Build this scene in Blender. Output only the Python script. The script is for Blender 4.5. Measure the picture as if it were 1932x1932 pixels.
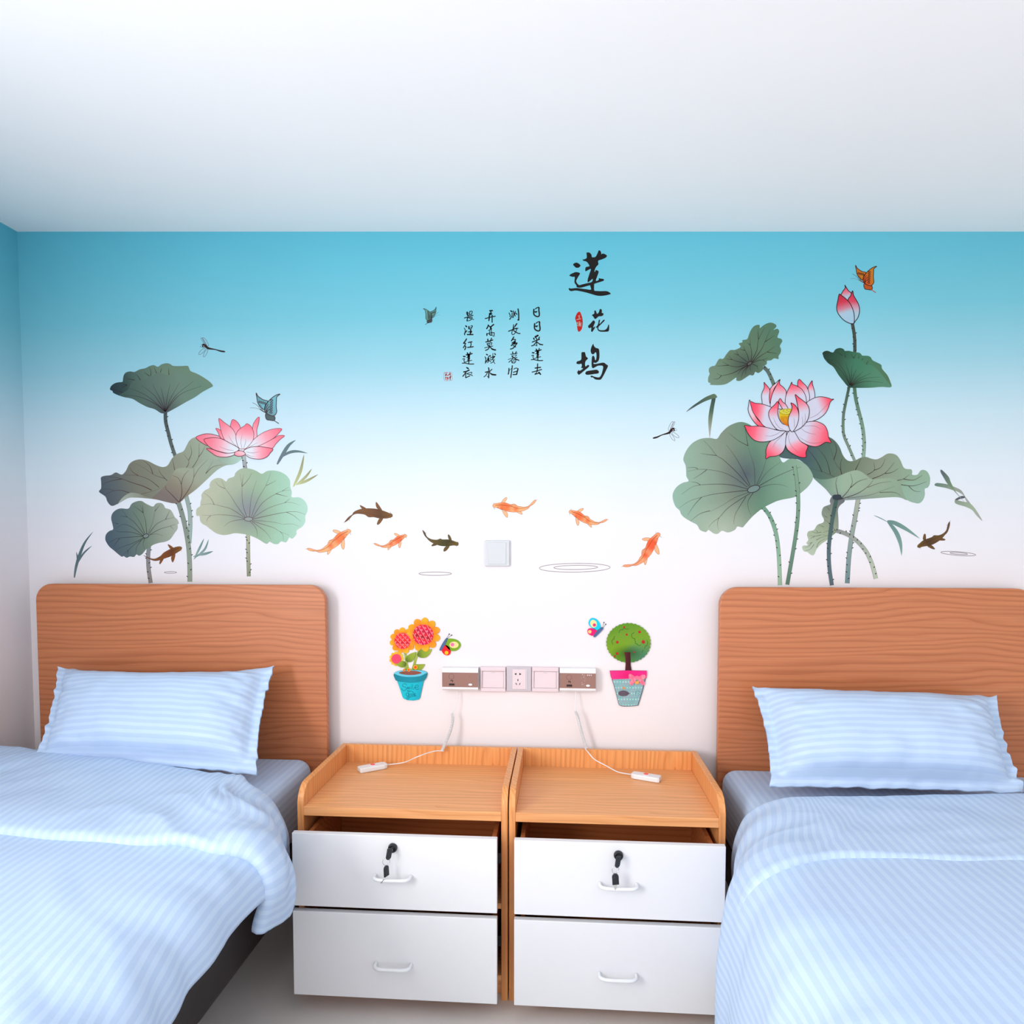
import bpy, bmesh, math, random
from mathutils import Vector, noise
from mathutils.geometry import delaunay_2d_cdt
random.seed(7)
for o in list(bpy.data.objects): bpy.data.objects.remove(o)
SC = bpy.context.scene
COL = SC.collection
# ------------------------------------------------------------------ camera, world, light, exposure
W = 1932.0; F = 1288.0; PPX, PPY = 966.0, 1081.0
PITCH = math.atan(64/F); YAW = math.atan(94/F*math.cos(PITCH))
CAM = Vector((0, -2.30, 1.30))
cam = bpy.data.cameras.new('camera'); cam.sensor_width = 36; cam.lens = F/W*36
cam.shift_y = (PPY-W/2)/W; cam.clip_start = 0.02
co = bpy.data.objects.new('camera', cam); COL.objects.link(co)
co.location = CAM; co.rotation_euler = (math.pi/2-PITCH, 0, YAW)
SC.camera = co
SC.view_settings.view_transform = 'Standard'; SC.view_settings.look = 'None'
SC.view_settings.gamma = 1.0; SC.view_settings.use_curve_mapping = False
SC.view_settings.exposure = 0.13
wd = bpy.data.worlds.new('daylight'); SC.world = wd; wd.use_nodes = True
bg = wd.node_tree.nodes['Background']; bg.inputs[0].default_value = (0.86, 0.93, 1.0, 1); bg.inputs[1].default_value = 0.35
def area(name, loc, rot, sx, sy, power, color=(1,1,1)):
    l = bpy.data.lights.new(name, 'AREA'); l.shape = 'RECTANGLE'; l.size = sx; l.size_y = sy
    l.energy = power; l.color = color
    o = bpy.data.objects.new(name, l); COL.objects.link(o); o.location = loc; o.rotation_euler = rot
    return o
H = math.pi/2
# daylight entering by the window in the left wall; unseen fill light added behind the camera
area('left_window_daylight', (-1.86, -2.70, 1.50), (0, -H, 0), 1.2, 1.2, 74, (1.0, 0.97, 0.95))
area('rear_fill_light', (0.2, -4.50, 1.10), (H, 0, 0), 3.2, 2.0, 30, (1.0, 0.97, 0.96))

fwd = Vector((-math.sin(YAW)*math.cos(PITCH), math.cos(YAW)*math.cos(PITCH), -math.sin(PITCH)))
rgt = Vector((math.cos(YAW), math.sin(YAW), 0)); upv = rgt.cross(fwd)
def ray(px, py): return fwd + rgt*((px-PPX)/F) + upv*((PPY-py)/F)
def at(px, py, y=0.0):
    d = ray(px, py); return CAM + d*((y-CAM.y)/d.y)
def atz(px, py, z):
    d = ray(px, py); return CAM + d*((z-CAM.z)/d.z)

# ------------------------------------------------------------------ colours and materials
def s2l(v):
    v = v/255.0
    return v/12.92 if v <= 0.04045 else ((v+0.055)/1.055)**2.4
def C(r, g, b): return (s2l(r), s2l(g), s2l(b))
KA = 0.90
def mixc(a, b, t):
    t = 0 if t < 0 else 1 if t > 1 else t
    return tuple(a[i]+(b[i]-a[i])*t for i in range(3))
def newmat(name, rough=0.5, spec=0.5):
    m = bpy.data.materials.new(name); m.use_nodes = True
    b = m.node_tree.nodes['Principled BSDF']
    b.inputs['Roughness'].default_value = rough; b.inputs['Specular IOR Level'].default_value = spec
    return m, m.node_tree.nodes, m.node_tree.links, b
def plain(name, rgb, rough=0.5, spec=0.5, metal=0.0, var=0.03, scale=40):
    m, N, L, b = newmat(name, rough, spec); b.inputs['Metallic'].default_value = metal
    tc = N.new('ShaderNodeTexCoord'); nz = N.new('ShaderNodeTexNoise'); nz.inputs['Scale'].default_value = scale
    L.new(tc.outputs['Object'], nz.inputs['Vector'])
    mx = N.new('ShaderNodeMix'); mx.data_type = 'RGBA'
    c = C(*rgb)
    mx.inputs[6].default_value = (*[x*(1-var) for x in c], 1); mx.inputs[7].default_value = (*[min(1, x*(1+var)) for x in c], 1)
    L.new(nz.outputs['Fac'], mx.inputs[0]); L.new(mx.outputs[2], b.inputs['Base Color'])
    return m
def print_mat(name, rough, grain=0.10):
    """flat print: colours come with the artwork (colour attribute), plus fine paper grain"""
    m, N, L, b = newmat(name, rough, 0.25)
    a = N.new('ShaderNodeVertexColor'); a.layer_name = 'Col'
    tc = N.new('ShaderNodeTexCoord'); nz = N.new('ShaderNodeTexNoise'); nz.inputs['Scale'].default_value = 420; nz.inputs['Detail'].default_value = 3
    L.new(tc.outputs['Object'], nz.inputs['Vector'])
    mr = N.new('ShaderNodeMapRange'); mr.inputs[3].default_value = 1-grain; mr.inputs[4].default_value = 1+grain
    L.new(nz.outputs['Fac'], mr.inputs[0])
    mu = N.new('ShaderNodeMix'); mu.data_type = 'RGBA'; mu.blend_type = 'MULTIPLY'; mu.inputs[0].default_value = 1
    L.new(a.outputs['Color'], mu.inputs[6]); L.new(mr.outputs[0], mu.inputs[7])
    L.new(mu.outputs[2], b.inputs['Base Color'])
    return m
def wood(name, c_dark, c_mid, c_light, axis, rough=0.38, scale=1.0):
    """laminate wood grain, long along the given axis, with cathedral figure from stretched noise"""
    m, N, L, b = newmat(name, rough, 0.4)
    tc = N.new('ShaderNodeTexCoord'); mp = N.new('ShaderNodeMapping')
    st = {'X': (1.1, 7, 7), 'Y': (7, 1.1, 7), 'Z': (7, 7, 1.1)}[axis]
    mp.inputs['Scale'].default_value = tuple(s*scale for s in st)
    L.new(tc.outputs['Object'], mp.inputs['Vector'])
    n1 = N.new('ShaderNodeTexNoise'); n1.inputs['Scale'].default_value = 1.0; n1.inputs['Detail'].default_value = 2; n1.inputs['Distortion'].default_value = 0.5
    L.new(mp.outputs[0], n1.inputs['Vector'])
    mul = N.new('ShaderNodeMath'); mul.operation = 'MULTIPLY'; mul.inputs[1].default_value = 6.5
    L.new(n1.outputs['Fac'], mul.inputs[0])
    sp = N.new('ShaderNodeSeparateXYZ'); L.new(tc.outputs['Object'], sp.inputs[0])
    ax = [q for q in 'XYZ' if q != axis]
    ad = N.new('ShaderNodeMath'); L.new(sp.outputs[ax[0]], ad.inputs[0]); L.new(sp.outputs[ax[1]], ad.inputs[1])
    ma = N.new('ShaderNodeMath'); ma.operation = 'MULTIPLY_ADD'; ma.inputs[1].default_value = 52.0*scale; L.new(ad.outputs[0], ma.inputs[0]); L.new(mul.outputs[0], ma.inputs[2])
    fr = N.new('ShaderNodeMath'); fr.operation = 'FRACT'; L.new(ma.outputs[0], fr.inputs[0])
    r1 = N.new('ShaderNodeValToRGB'); e = r1.color_ramp.elements
    e[0].position = 0.0; e[0].color = (*C(*c_dark), 1); e[1].position = 1.0; e[1].color = (*C(*c_mid), 1)
    k = e.new(0.30); k.color = (*C(*c_mid), 1); k = e.new(0.65); k.color = (*C(*c_light), 1)
    L.new(fr.outputs[0], r1.inputs[0])
    mp2 = N.new('ShaderNodeMapping')
    st2 = {'X': (3, 160, 160), 'Y': (160, 3, 160), 'Z': (160, 160, 3)}[axis]
    mp2.inputs['Scale'].default_value = st2; L.new(tc.outputs['Object'], mp2.inputs['Vector'])
    n2 = N.new('ShaderNodeTexNoise'); n2.inputs['Scale'].default_value = 1.0; n2.inputs['Detail'].default_value = 4
    L.new(mp2.outputs[0], n2.inputs['Vector'])
    r2 = N.new('ShaderNodeMapRange'); r2.inputs[1].default_value = 0.3; r2.inputs[2].default_value = 0.7; r2.inputs[3].default_value = 0.82; r2.inputs[4].default_value = 1.12
    L.new(n2.outputs['Fac'], r2.inputs[0])
    mx = N.new('ShaderNodeMix'); mx.data_type = 'RGBA'; mx.blend_type = 'MULTIPLY'; mx.inputs[0].default_value = 1
    L.new(r1.outputs[0], mx.inputs[6]); L.new(r2.outputs[0], mx.inputs[7])
    sm = N.new('ShaderNodeMix'); sm.data_type = 'RGBA'; sm.inputs[0].default_value = 0.40
    sm.inputs[7].default_value = (*C(*c_mid), 1); L.new(mx.outputs[2], sm.inputs[6])
    L.new(sm.outputs[2], b.inputs['Base Color'])
    bp = N.new('ShaderNodeBump'); bp.inputs['Strength'].default_value = 0.06; bp.inputs['Distance'].default_value = 0.001
    L.new(n2.outputs['Fac'], bp.inputs['Height']); L.new(bp.outputs[0], b.inputs['Normal'])
    return m
def stripe_fabric(name, c_a, c_b, period=0.024):
    m, N, L, b = newmat(name, 0.62, 0.3)
    uv = N.new('ShaderNodeUVMap'); uv.uv_map = 'UVMap'
    sp = N.new('ShaderNodeSeparateXYZ'); L.new(uv.outputs[0], sp.inputs[0])
    dv = N.new('ShaderNodeMath'); dv.operation = 'DIVIDE'; dv.inputs[1].default_value = period; L.new(sp.outputs[0], dv.inputs[0])
    fr = N.new('ShaderNodeMath'); fr.operation = 'FRACT'; L.new(dv.outputs[0], fr.inputs[0])
    rp = N.new('ShaderNodeValToRGB'); e = rp.color_ramp.elements
    e[0].position = 0.46; e[0].color = (0, 0, 0, 1); e[1].position = 0.54; e[1].color = (1, 1, 1, 1)
    k = e.new(0.95); k.color = (1, 1, 1, 1); k = e.new(1.0); k.color = (0, 0, 0, 1)
    L.new(fr.outputs[0], rp.inputs[0])
    mx = N.new('ShaderNodeMix'); mx.data_type = 'RGBA'; mx.inputs[6].default_value = (*C(*c_a), 1); mx.inputs[7].default_value = (*C(*c_b), 1)
    L.new(rp.outputs[0], mx.inputs[0]); L.new(mx.outputs[2], b.inputs['Base Color'])
    ro = N.new('ShaderNodeMapRange'); ro.inputs[3].default_value = 0.7; ro.inputs[4].default_value = 0.45
    L.new(rp.outputs[0], ro.inputs[0]); L.new(ro.outputs[0], b.inputs['Roughness'])
    tc = N.new('ShaderNodeTexCoord'); nz = N.new('ShaderNodeTexNoise'); nz.inputs['Scale'].default_value = 14; nz.inputs['Detail'].default_value = 5
    L.new(tc.outputs['Object'], nz.inputs['Vector'])
    bp = N.new('ShaderNodeBump'); bp.inputs['Strength'].default_value = 0.25; bp.inputs['Distance'].default_value = 0.01
    L.new(nz.outputs['Fac'], bp.inputs['Height']); L.new(bp.outputs[0], b.inputs['Normal'])
    return m
M_PRINT = print_mat('wall_sticker_print', 0.55)
M_FOAM = print_mat('foam_sticker_print', 0.45, 0.04)
M_HEAD = wood('headboard_laminate', (164, 92, 58), (193, 117, 76), (204, 131, 88), 'X')
M_NSX = wood('cabinet_laminate_across', (214, 144, 92), (232, 162, 104), (240, 176, 120), 'X')
M_NSZ = wood('cabinet_laminate_upright', (202, 128, 74), (228, 154, 92), (238, 168, 106), 'Z')
M_NSY = wood('cabinet_laminate_side', (200, 126, 74), (236, 165, 104), (244, 178, 120), 'Z')
M_RAIL = plain('dark_bed_rail', (34, 28, 28), 0.5, 0.4, var=0.06)
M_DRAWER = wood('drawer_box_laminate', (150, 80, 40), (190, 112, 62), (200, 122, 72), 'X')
M_WHITE = plain('white_melamine', (226, 226, 230), 0.30, 0.5, var=0.01)
M_PLASTIC = plain('white_plastic', (230, 231, 234), 0.28, 0.5, var=0.01)
M_PLATE = plain('pale_grey_plate_plastic', (206, 209, 213), 0.35, 0.4, var=0.01)
M_PINKPL = plain('champagne_plastic', (226, 208, 214), 0.33, 0.5, var=0.02)
M_GREYPL = plain('grey_plastic', (196, 188, 196), 0.35, 0.5, var=0.02)
M_BRONZE = plain('bronze_faceplate', (150, 112, 102), 0.35, 0.4, metal=0.2, var=0.03)
M_DARK = plain('black_plastic', (30, 31, 36), 0.35, 0.5, var=0.06)
M_BLACK = plain('dark_slot', (22, 16, 16), 0.6, 0.3, var=0.05)
M_STEEL = plain('nickel_steel', (205, 203, 200), 0.22, 0.5, metal=1.0, var=0.03)
M_RED = plain('red_button', (244, 92, 96), 0.35, 0.5, var=0.02)
M_FAB = stripe_fabric('blue_stripe_cotton', (182, 204, 234), (193, 214, 240), 0.022)
M_PIPE = plain('blue_cotton', (180, 208, 240), 0.7, 0.2, var=0.03)

# ------------------------------------------------------------------ object helpers
def tag(o, label=None, cat=None, group=None, kind=None):
    if label: o['label'] = label
    if cat: o['category'] = cat
    if group: o['group'] = group
    if kind: o['kind'] = kind
    return o
def empty(name, loc, rz=0.0):
    o = bpy.data.objects.new(name, None); o.empty_display_size = 0.05; COL.objects.link(o)
    o.location = loc; o.rotation_euler.z = rz; return o
def link(name, me, mat, parent=None, loc=None):
    o = bpy.data.objects.new(name, me); COL.objects.link(o)
    if mat is not None: me.materials.append(mat)
    if loc is not None: o.location = loc
    if parent is not None: o.parent = parent
    return o
def pydata(name, v, f, smooth=False):
    me = bpy.data.meshes.new(name); me.from_pydata(v, [], f); me.update()
    if smooth:
        for p in me.polygons: p.use_smooth = True
    return me
class MB:
    """collects shapes in local coordinates; build() links them as one mesh object"""
    def __init__(s): s.v = []; s.f = []; s.sm = []
    def add(s, v, f, smooth=False):
        n = len(s.v); s.v += [tuple(p) for p in v]; s.f += [tuple(i+n for i in q) for q in f]; s.sm += [smooth]*len(f); return s
    def box(s, x0, x1, y0, y1, z0, z1, bev=0.0, seg=2):
        bm = bmesh.new(); bmesh.ops.create_cube(bm, size=1)
        for v in bm.verts: v.co = Vector((x0+(v.co.x+.5)*(x1-x0), y0+(v.co.y+.5)*(y1-y0), z0+(v.co.z+.5)*(z1-z0)))
        if bev > 0: bmesh.ops.bevel(bm, geom=bm.edges[:], offset=bev, segments=seg, affect='EDGES', profile=0.5)
        bm.verts.index_update()
        s.add([v.co.copy() for v in bm.verts], [[v.index for v in f.verts] for f in bm.faces]); bm.free(); return s
    def prism(s, pts, axis, a0, a1, bev=0.0, seg=2):
        """2D outline extruded along axis ('x': pts are (y,z); 'y': pts are (x,z); 'z': (x,y))"""
        bm = bmesh.new()
        def P(p, a): return {'x': (a, p[0], p[1]), 'y': (p[0], a, p[1]), 'z': (p[0], p[1], a)}[axis]
        A = [bm.verts.new(P(p, a0)) for p in pts]; B = [bm.verts.new(P(p, a1)) for p in pts]
        bm.faces.new(A); bm.faces.new(B[::-1])
        n = len(pts)
        for i in range(n): bm.faces.new((A[i], B[i], B[(i+1) % n], A[(i+1) % n]))
        bmesh.ops.recalc_face_normals(bm, faces=bm.faces[:])
        if bev > 0:
            es = [e for e in bm.edges if len(e.link_faces) == 2 and any(len(f.verts) == n for f in e.link_faces)]
            bmesh.ops.bevel(bm, geom=es, offset=bev, segments=seg, affect='EDGES', profile=0.5)
        bm.verts.index_update()
        s.add([v.co.copy() for v in bm.verts], [[v.index for v in f.verts] for f in bm.faces]); bm.free(); return s
    def tube(s, path, r, n=8, closed=False):
        path = [Vector(p) for p in path]; m = len(path); rings = []; prev = None
        for i, p in enumerate(path):
            a = path[i-1] if (i > 0 or closed) else p; b = path[(i+1) % m] if (i < m-1 or closed) else p
            t = (b-a).normalized()
            if prev is None:
                prev = t.orthogonal().normalized()
            prev = (prev - t*prev.dot(t))
            prev = prev.normalized() if prev.length > 1e-9 else t.orthogonal().normalized()
            q = t.cross(prev); rr = r[i] if isinstance(r, (list, tuple)) else r
            rings.append([p+prev*(rr*math.cos(2*math.pi*k/n))+q*(rr*math.sin(2*math.pi*k/n)) for k in range(n)])
        v = [x for R in rings for x in R]; f = []
        for i in range(m if closed else m-1):
            j = (i+1) % m
            for k in range(n): f.append((i*n+k, i*n+(k+1) % n, j*n+(k+1) % n, j*n+k))
        if not closed: f += [tuple(range(n))[::-1], tuple((m-1)*n+k for k in range(n))]
        return s.add(v, f, True)
    def lathe(s, prof, c, axis='z', n=20):
        """profile (r, h) turned about an axis through c"""
        v = []; f = []
        for r, h in prof:
            for k in range(n):
                a = 2*math.pi*k/n; x, y = r*math.cos(a), r*math.sin(a)
                v.append({'z': (c[0]+x, c[1]+y, c[2]+h), 'y': (c[0]+x, c[1]+h, c[2]+y), 'x': (c[0]+h, c[1]+x, c[2]+y)}[axis])
        for i in range(len(prof)-1):
            for k in range(n): f.append((i*n+k, i*n+(k+1) % n, (i+1)*n+(k+1) % n, (i+1)*n+k))
        f += [tuple(range(n))[::-1], tuple((len(prof)-1)*n+k for k in range(n))]
        return s.add(v, f, True)
    def build(s, name, mat, parent=None, loc=None):
        me = bpy.data.meshes.new(name); me.from_pydata(s.v, [], s.f)
        bm = bmesh.new(); bm.from_mesh(me); bmesh.ops.recalc_face_normals(bm, faces=bm.faces[:]); bm.to_mesh(me); bm.free()
        me.polygons.foreach_set('use_smooth', s.sm); me.update()
        return link(name, me, mat, parent, loc)
def crom(pts, k=5, closed=False):
    n = len(pts); out = []
    if n < 3 and not closed: 
        return [tuple(pts[0][i]+(pts[-1][i]-pts[0][i])*t/k for i in range(len(pts[0]))) for t in range(k+1)]
    for i in range(n if closed else n-1):
        p1, p2 = pts[i], pts[(i+1) % n]
        p0 = pts[i-1] if (i > 0 or closed) else p1
        p3 = pts[(i+2) % n] if (i+2 < n or closed) else p2
        for j in range(k):
            t = j/k; t2 = t*t; t3 = t2*t
            out.append(tuple(0.5*(2*p1[a]+(p2[a]-p0[a])*t+(2*p0[a]-5*p1[a]+4*p2[a]-p3[a])*t2+(3*p1[a]-p0[a]-3*p2[a]+p3[a])*t3) for a in range(len(p1))))
    if not closed: out.append(tuple(pts[-1]))
    return out
def inside(p, poly):
    x, y = p; c = False; j = len(poly)-1
    for i in range(len(poly)):
        xi, yi = poly[i]; xj, yj = poly[j]
        if (yi > y) != (yj > y) and x < (xj-xi)*(y-yi)/(yj-yi)+xi: c = not c
        j = i
    return c

# ------------------------------------------------------------------ flat artwork on the wall
def fr(x0, y0, w):
    k = w/1932.0
    return lambda p: (x0+p[0]*k, y0+p[1]*k)
def lin(p0, p1, *stops):
    """gradient along p0 -> p1 ; stops (t, colour)"""
    dx, dy = p1[0]-p0[0], p1[1]-p0[1]; q = dx*dx+dy*dy
    def f(p):
        t = ((p[0]-p0[0])*dx+(p[1]-p0[1])*dy)/q
        if t <= stops[0][0]: return stops[0][1]
        for (ta, ca), (tb, cb) in zip(stops, stops[1:]):
            if t <= tb: return mixc(ca, cb, (t-ta)/(tb-ta))
        return stops[-1][1]
    return f
def glow(base, c, rx, ry, col, amt=1.0):
    """base artwork colour with a soft patch of ink around c"""
    def f(p):
        d = math.hypot((p[0]-c[0])/rx, (p[1]-c[1])/ry)
        return mixc(base(p), col, amt*max(0, 1-d)**1.2) if d < 1 else base(p)
    return f
def solid(c): return lambda p: c
LAYER = 0.00004
class Art:
    """printed piece: coloured fills and ink lines in photo pixels, laid flat on the wall plane"""
    def __init__(s, frame): s.fr = frame; s.v = []; s.c = []; s.f = []
    def fill(s, pts, col, d=0, sub=4, step=0, smooth=True):
        poly = [s.fr(p) for p in pts]
        if smooth: poly = crom(poly, sub, True)
        V = [Vector(p) for p in poly]; n = len(V)
        xs = [p[0] for p in poly]; ys = [p[1] for p in poly]
        if step:
            y = min(ys)+step/2; r = 0
            while y < max(ys):
                x = min(xs)+(step/2 if r % 2 else 0)
                while x < max(xs):
                    if inside((x, y), poly): V.append(Vector((x, y)))
                    x += step
                y += step; r += 1
        ov, oe, of, *_ = delaunay_2d_cdt(V, [(i, (i+1) % n) for i in range(n)], [], 1, 1e-5)
        b = len(s.v)
        for p in ov: s.v.append((p.x, p.y, d)); s.c.append(col((p.x, p.y)))
        s.f += [tuple(i+b for i in q) for q in of]
        return poly
    def ink(s, pts, w, col, d=1, k=5, taper=None, closed=False):
        """brush line; w and taper in photo px"""
        P = [s.fr(p) for p in pts]; P = crom(P, k, closed)
        n = len(P); L = []; R = []
        for i in range(n):
            a = P[i-1] if (i > 0 or closed) else P[i]; c = P[(i+1) % n] if (i < n-1 or closed) else P[i]
            dx, dy = c[0]-a[0], c[1]-a[1]; q = math.hypot(dx, dy) or 1
            t = i/(n-1)
            ww = w/2
            if taper: ww *= taper(t)
            L.append((P[i][0]-dy/q*ww, P[i][1]+dx/q*ww)); R.append((P[i][0]+dy/q*ww, P[i][1]-dx/q*ww))
        b = len(s.v); cf = col if callable(col) else solid(col)
        for a, c in zip(L, R):
            s.v.append((a[0], a[1], d)); s.v.append((c[0], c[1], d)); s.c.append(cf(a)); s.c.append(cf(c))
        for i in range(n if closed else n-1):
            j = (i+1) % n; s.f.append((b+2*i, b+2*i+1, b+2*j+1, b+2*j))
        if not closed and not taper:       # round brush ends
            for e in (0, n-1):
                c0 = P[e]; b2 = len(s.v); s.v.append((c0[0], c0[1], d)); s.c.append(cf(c0))
                for j in range(9):
                    a = 2*math.pi*j/8; s.v.append((c0[0]+w/2*math.cos(a), c0[1]+w/2*math.sin(a), d)); s.c.append(cf(c0))
                s.f += [(b2, b2+1+j, b2+2+j) for j in range(8)]
    def inks(s, lines, w, col, d=1, k=4, taper=None):
        for l in lines: s.ink(l, w, col, d, k, taper)
    def ell(s, c, rx, ry, rot=0, n=18):
        ca, sa = math.cos(rot), math.sin(rot)
        return [(c[0]+rx*math.cos(2*math.pi*i/n)*ca-ry*math.sin(2*math.pi*i/n)*sa, c[1]+rx*math.cos(2*math.pi*i/n)*sa+ry*math.sin(2*math.pi*i/n)*ca) for i in range(n)]
    def build(s, name, parent=None, base=1, mat=None, y=0.0):
        org = parent.matrix_world.translation if False else Vector((0, 0, 0))
        vs = []
        for x, yy, d in s.v:
            p = at(x, yy, 0.0); vs.append((p.x, y-(base+d)*LAYER, p.z))
        cx = sum(v[0] for v in vs)/len(vs); cz = sum(v[2] for v in vs)/len(vs)
        off = Vector((cx, 0, cz))
        me = bpy.data.meshes.new(name); me.from_pydata([tuple(Vector(v)-off) for v in vs], [], s.f)
        ca = me.color_attributes.new('Col', 'FLOAT_COLOR', 'POINT')
        fl = []
        for c in s.c: fl += [c[0]*KA, c[1]*KA, c[2]*KA, 1.0]
        ca.data.foreach_set('color', fl)
        bm = bmesh.new(); bm.from_mesh(me)
        for f in bm.faces:
            f.normal_update()
            if f.normal.y > 0: f.normal_flip()
        bm.to_mesh(me); bm.free(); me.update()
        o = link(name, me, mat or M_PRINT)
        if parent is not None:
            o.parent = parent; o.location = off-WPOS[parent.name]
        else: o.location = off
        WPOS[o.name] = off
        return o
WPOS = {}
def root(name, px, py, label, cat, group=None):
    p = at(px, py, 0.0); o = empty(name, p); WPOS[o.name] = p
    return tag(o, label, cat, group)
tp = lambda t: 0.25+0.75*math.sin(math.pi*min(1, 0.15+0.85*t)) if t < 1 else 0.2
tq = lambda t: 1-0.75*t                      # thick at the root, thin at the tip
tb = lambda t: max(0.03, math.sin(math.pi*(0.12+0.88*t)))   # grass blade

# ------------------------------------------------------------------ the room
ZL, ZR = at(0, 437).z, at(1932, 437).z
XL, XR = at(38, 600).x, 2.35
sl = (ZR-ZL)/(at(1932, 437).x-at(0, 437).x)
zc = lambda x: ZL+sl*(x-at(0, 437).x)
YB = -4.6
def paint_mat():
    m, N, L, b = newmat('pond_fade_wall_paint', 0.75, 0.2)
    g = N.new('ShaderNodeNewGeometry'); sp = N.new('ShaderNodeSeparateXYZ'); L.new(g.outputs['Position'], sp.inputs[0])
    mr = N.new('ShaderNodeMapRange'); mr.inputs[1].default_value = 0.9; mr.inputs[2].default_value = 2.4; L.new(sp.outputs[2], mr.inputs[0])
    rp = N.new('ShaderNodeValToRGB'); e = rp.color_ramp.elements
    st = [(0.90, (250, 242, 244)), (1.22, (246, 242, 246)), (1.36, (241, 242, 247)), (1.52, (229, 240, 247)), (1.70, (204, 230, 241)),
          (1.88, (160, 213, 228)), (2.05, (124, 202, 219)), (2.20, (108, 197, 217)), (2.36, (96, 191, 214))]
    def cc(c): return (*[x*0.88 for x in C(*c)], 1)
    e[0].position = 0; e[0].color = cc(st[0][1]); e[1].position = (2.36-.9)/1.5; e[1].color = cc(st[-1][1])
    for z, c in st[1:-1]:
        k = e.new((z-.9)/1.5); k.color = cc(c)
    L.new(mr.outputs[0], rp.inputs[0])
    nz = N.new('ShaderNodeTexNoise'); nz.inputs['Scale'].default_value = 3; nz.inputs['Detail'].default_value = 4; L.new(g.outputs['Position'], nz.inputs['Vector'])
    m2 = N.new('ShaderNodeMapRange'); m2.inputs[3].default_value = 0.97; m2.inputs[4].default_value = 1.03; L.new(nz.outputs['Fac'], m2.inputs[0])
    mu = N.new('ShaderNodeMix'); mu.data_type = 'RGBA'; mu.blend_type = 'MULTIPLY'; mu.inputs[0].default_value = 1
    L.new(rp.outputs[0], mu.inputs[6]); L.new(m2.outputs[0], mu.inputs[7]); L.new(mu.outputs[2], b.inputs['Base Color'])
    n3 = N.new('ShaderNodeTexNoise'); n3.inputs['Scale'].default_value = 260; L.new(g.outputs['Position'], n3.inputs['Vector'])
    bp = N.new('ShaderNodeBump'); bp.inputs['Strength'].default_value = 0.05; bp.inputs['Distance'].default_value = 0.001
    L.new(n3.outputs['Fac'], bp.inputs['Height']); L.new(bp.outputs[0], b.inputs['Normal'])
    return m
M_WALL = paint_mat()
M_CEIL = plain('white_ceiling_paint', (250, 250, 250), 0.9, 0.1, var=0.01, scale=5)
M_FLOOR = plain('pale_vinyl_floor', (226, 222, 218), 0.4, 0.4, var=0.05, scale=6)
M_BACKW = plain('white_wall_paint', (244, 242, 242), 0.85, 0.2, var=0.01, scale=5)
def struct(o): return tag(o, kind='structure')
t = 0.12
def wallprism(name, pts, axis, a0, a1, mat): return struct(MB().prism(pts, axis, a0, a1).build(name, mat))
wallprism('wall_back', [(XL-t, 0), (XR+t, 0), (XR+t, zc(XR+t)), (XL-t, zc(XL-t))], 'y', 0.0, t, M_WALL)
# left wall with its window opening (beside the camera, outside the frame)
mb = MB(); zl = zc(XL)
wy0, wy1, wz0, wz1 = -3.40, -2.00, 0.80, 2.20
mb.box(XL-t, XL, wy1, 0, 0, zl); mb.box(XL-t, XL, YB, wy0, 0, zl)
mb.box(XL-t, XL, wy0, wy1, 0, wz0); mb.box(XL-t, XL, wy0, wy1, wz1, zl)
struct(mb.build('wall_left', M_WALL))
struct(MB().box(XR, XR+t, YB, 0, 0, zc(XR)).build('wall_right', M_BACKW))
mb = MB(); mb.box(XL, XR, YB-t, YB, 0, 0.06); mb.box(XL, XR, YB-t, YB, 2.14, 2.3)
mb.box(XL, -1.45, YB-t, YB, 0.06, 2.14); mb.box(1.85, XR, YB-t, YB, 0.06, 2.14)  # wide opening added to go with the rear fill light
struct(mb.build('wall_front', M_BACKW))
MB_ = MB()
MB_.add([(XL-t, YB-t, zc(XL-t)), (XR+t, YB-t, zc(XR+t)), (XR+t, t, zc(XR+t)), (XL-t, t, zc(XL-t)),
         (XL-t, YB-t, zc(XL-t)+.1), (XR+t, YB-t, zc(XR+t)+.1), (XR+t, t, zc(XR+t)+.1), (XL-t, t, zc(XL-t)+.1)],
        [(0, 1, 2, 3), (4, 5, 6, 7), (0, 1, 5, 4), (1, 2, 6, 5), (2, 3, 7, 6), (3, 0, 4, 7)])
struct(MB_.build('ceiling', M_CEIL))
struct(MB().box(XL-t, XR+t, YB-t, t, -0.1, 0).build('floor', M_FLOOR))
w1 = struct(empty('window_1', (XL, (wy0+wy1)/2, wz0)))
mb = MB(); a, b_ = (wy1-wy0)/2, wz1-wz0
for bx in ((-a, a, 0, .05), (-a, a, b_-.05, b_), (-a, -a+.05, .05, b_-.05), (a-.05, a, .05, b_-.05), (-.025, .025, .05, b_-.05)):
    mb.box(-.10, -.05, bx[0], bx[1], bx[2], bx[3])
mb.build('window_frame', M_PLASTIC, w1)
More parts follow.
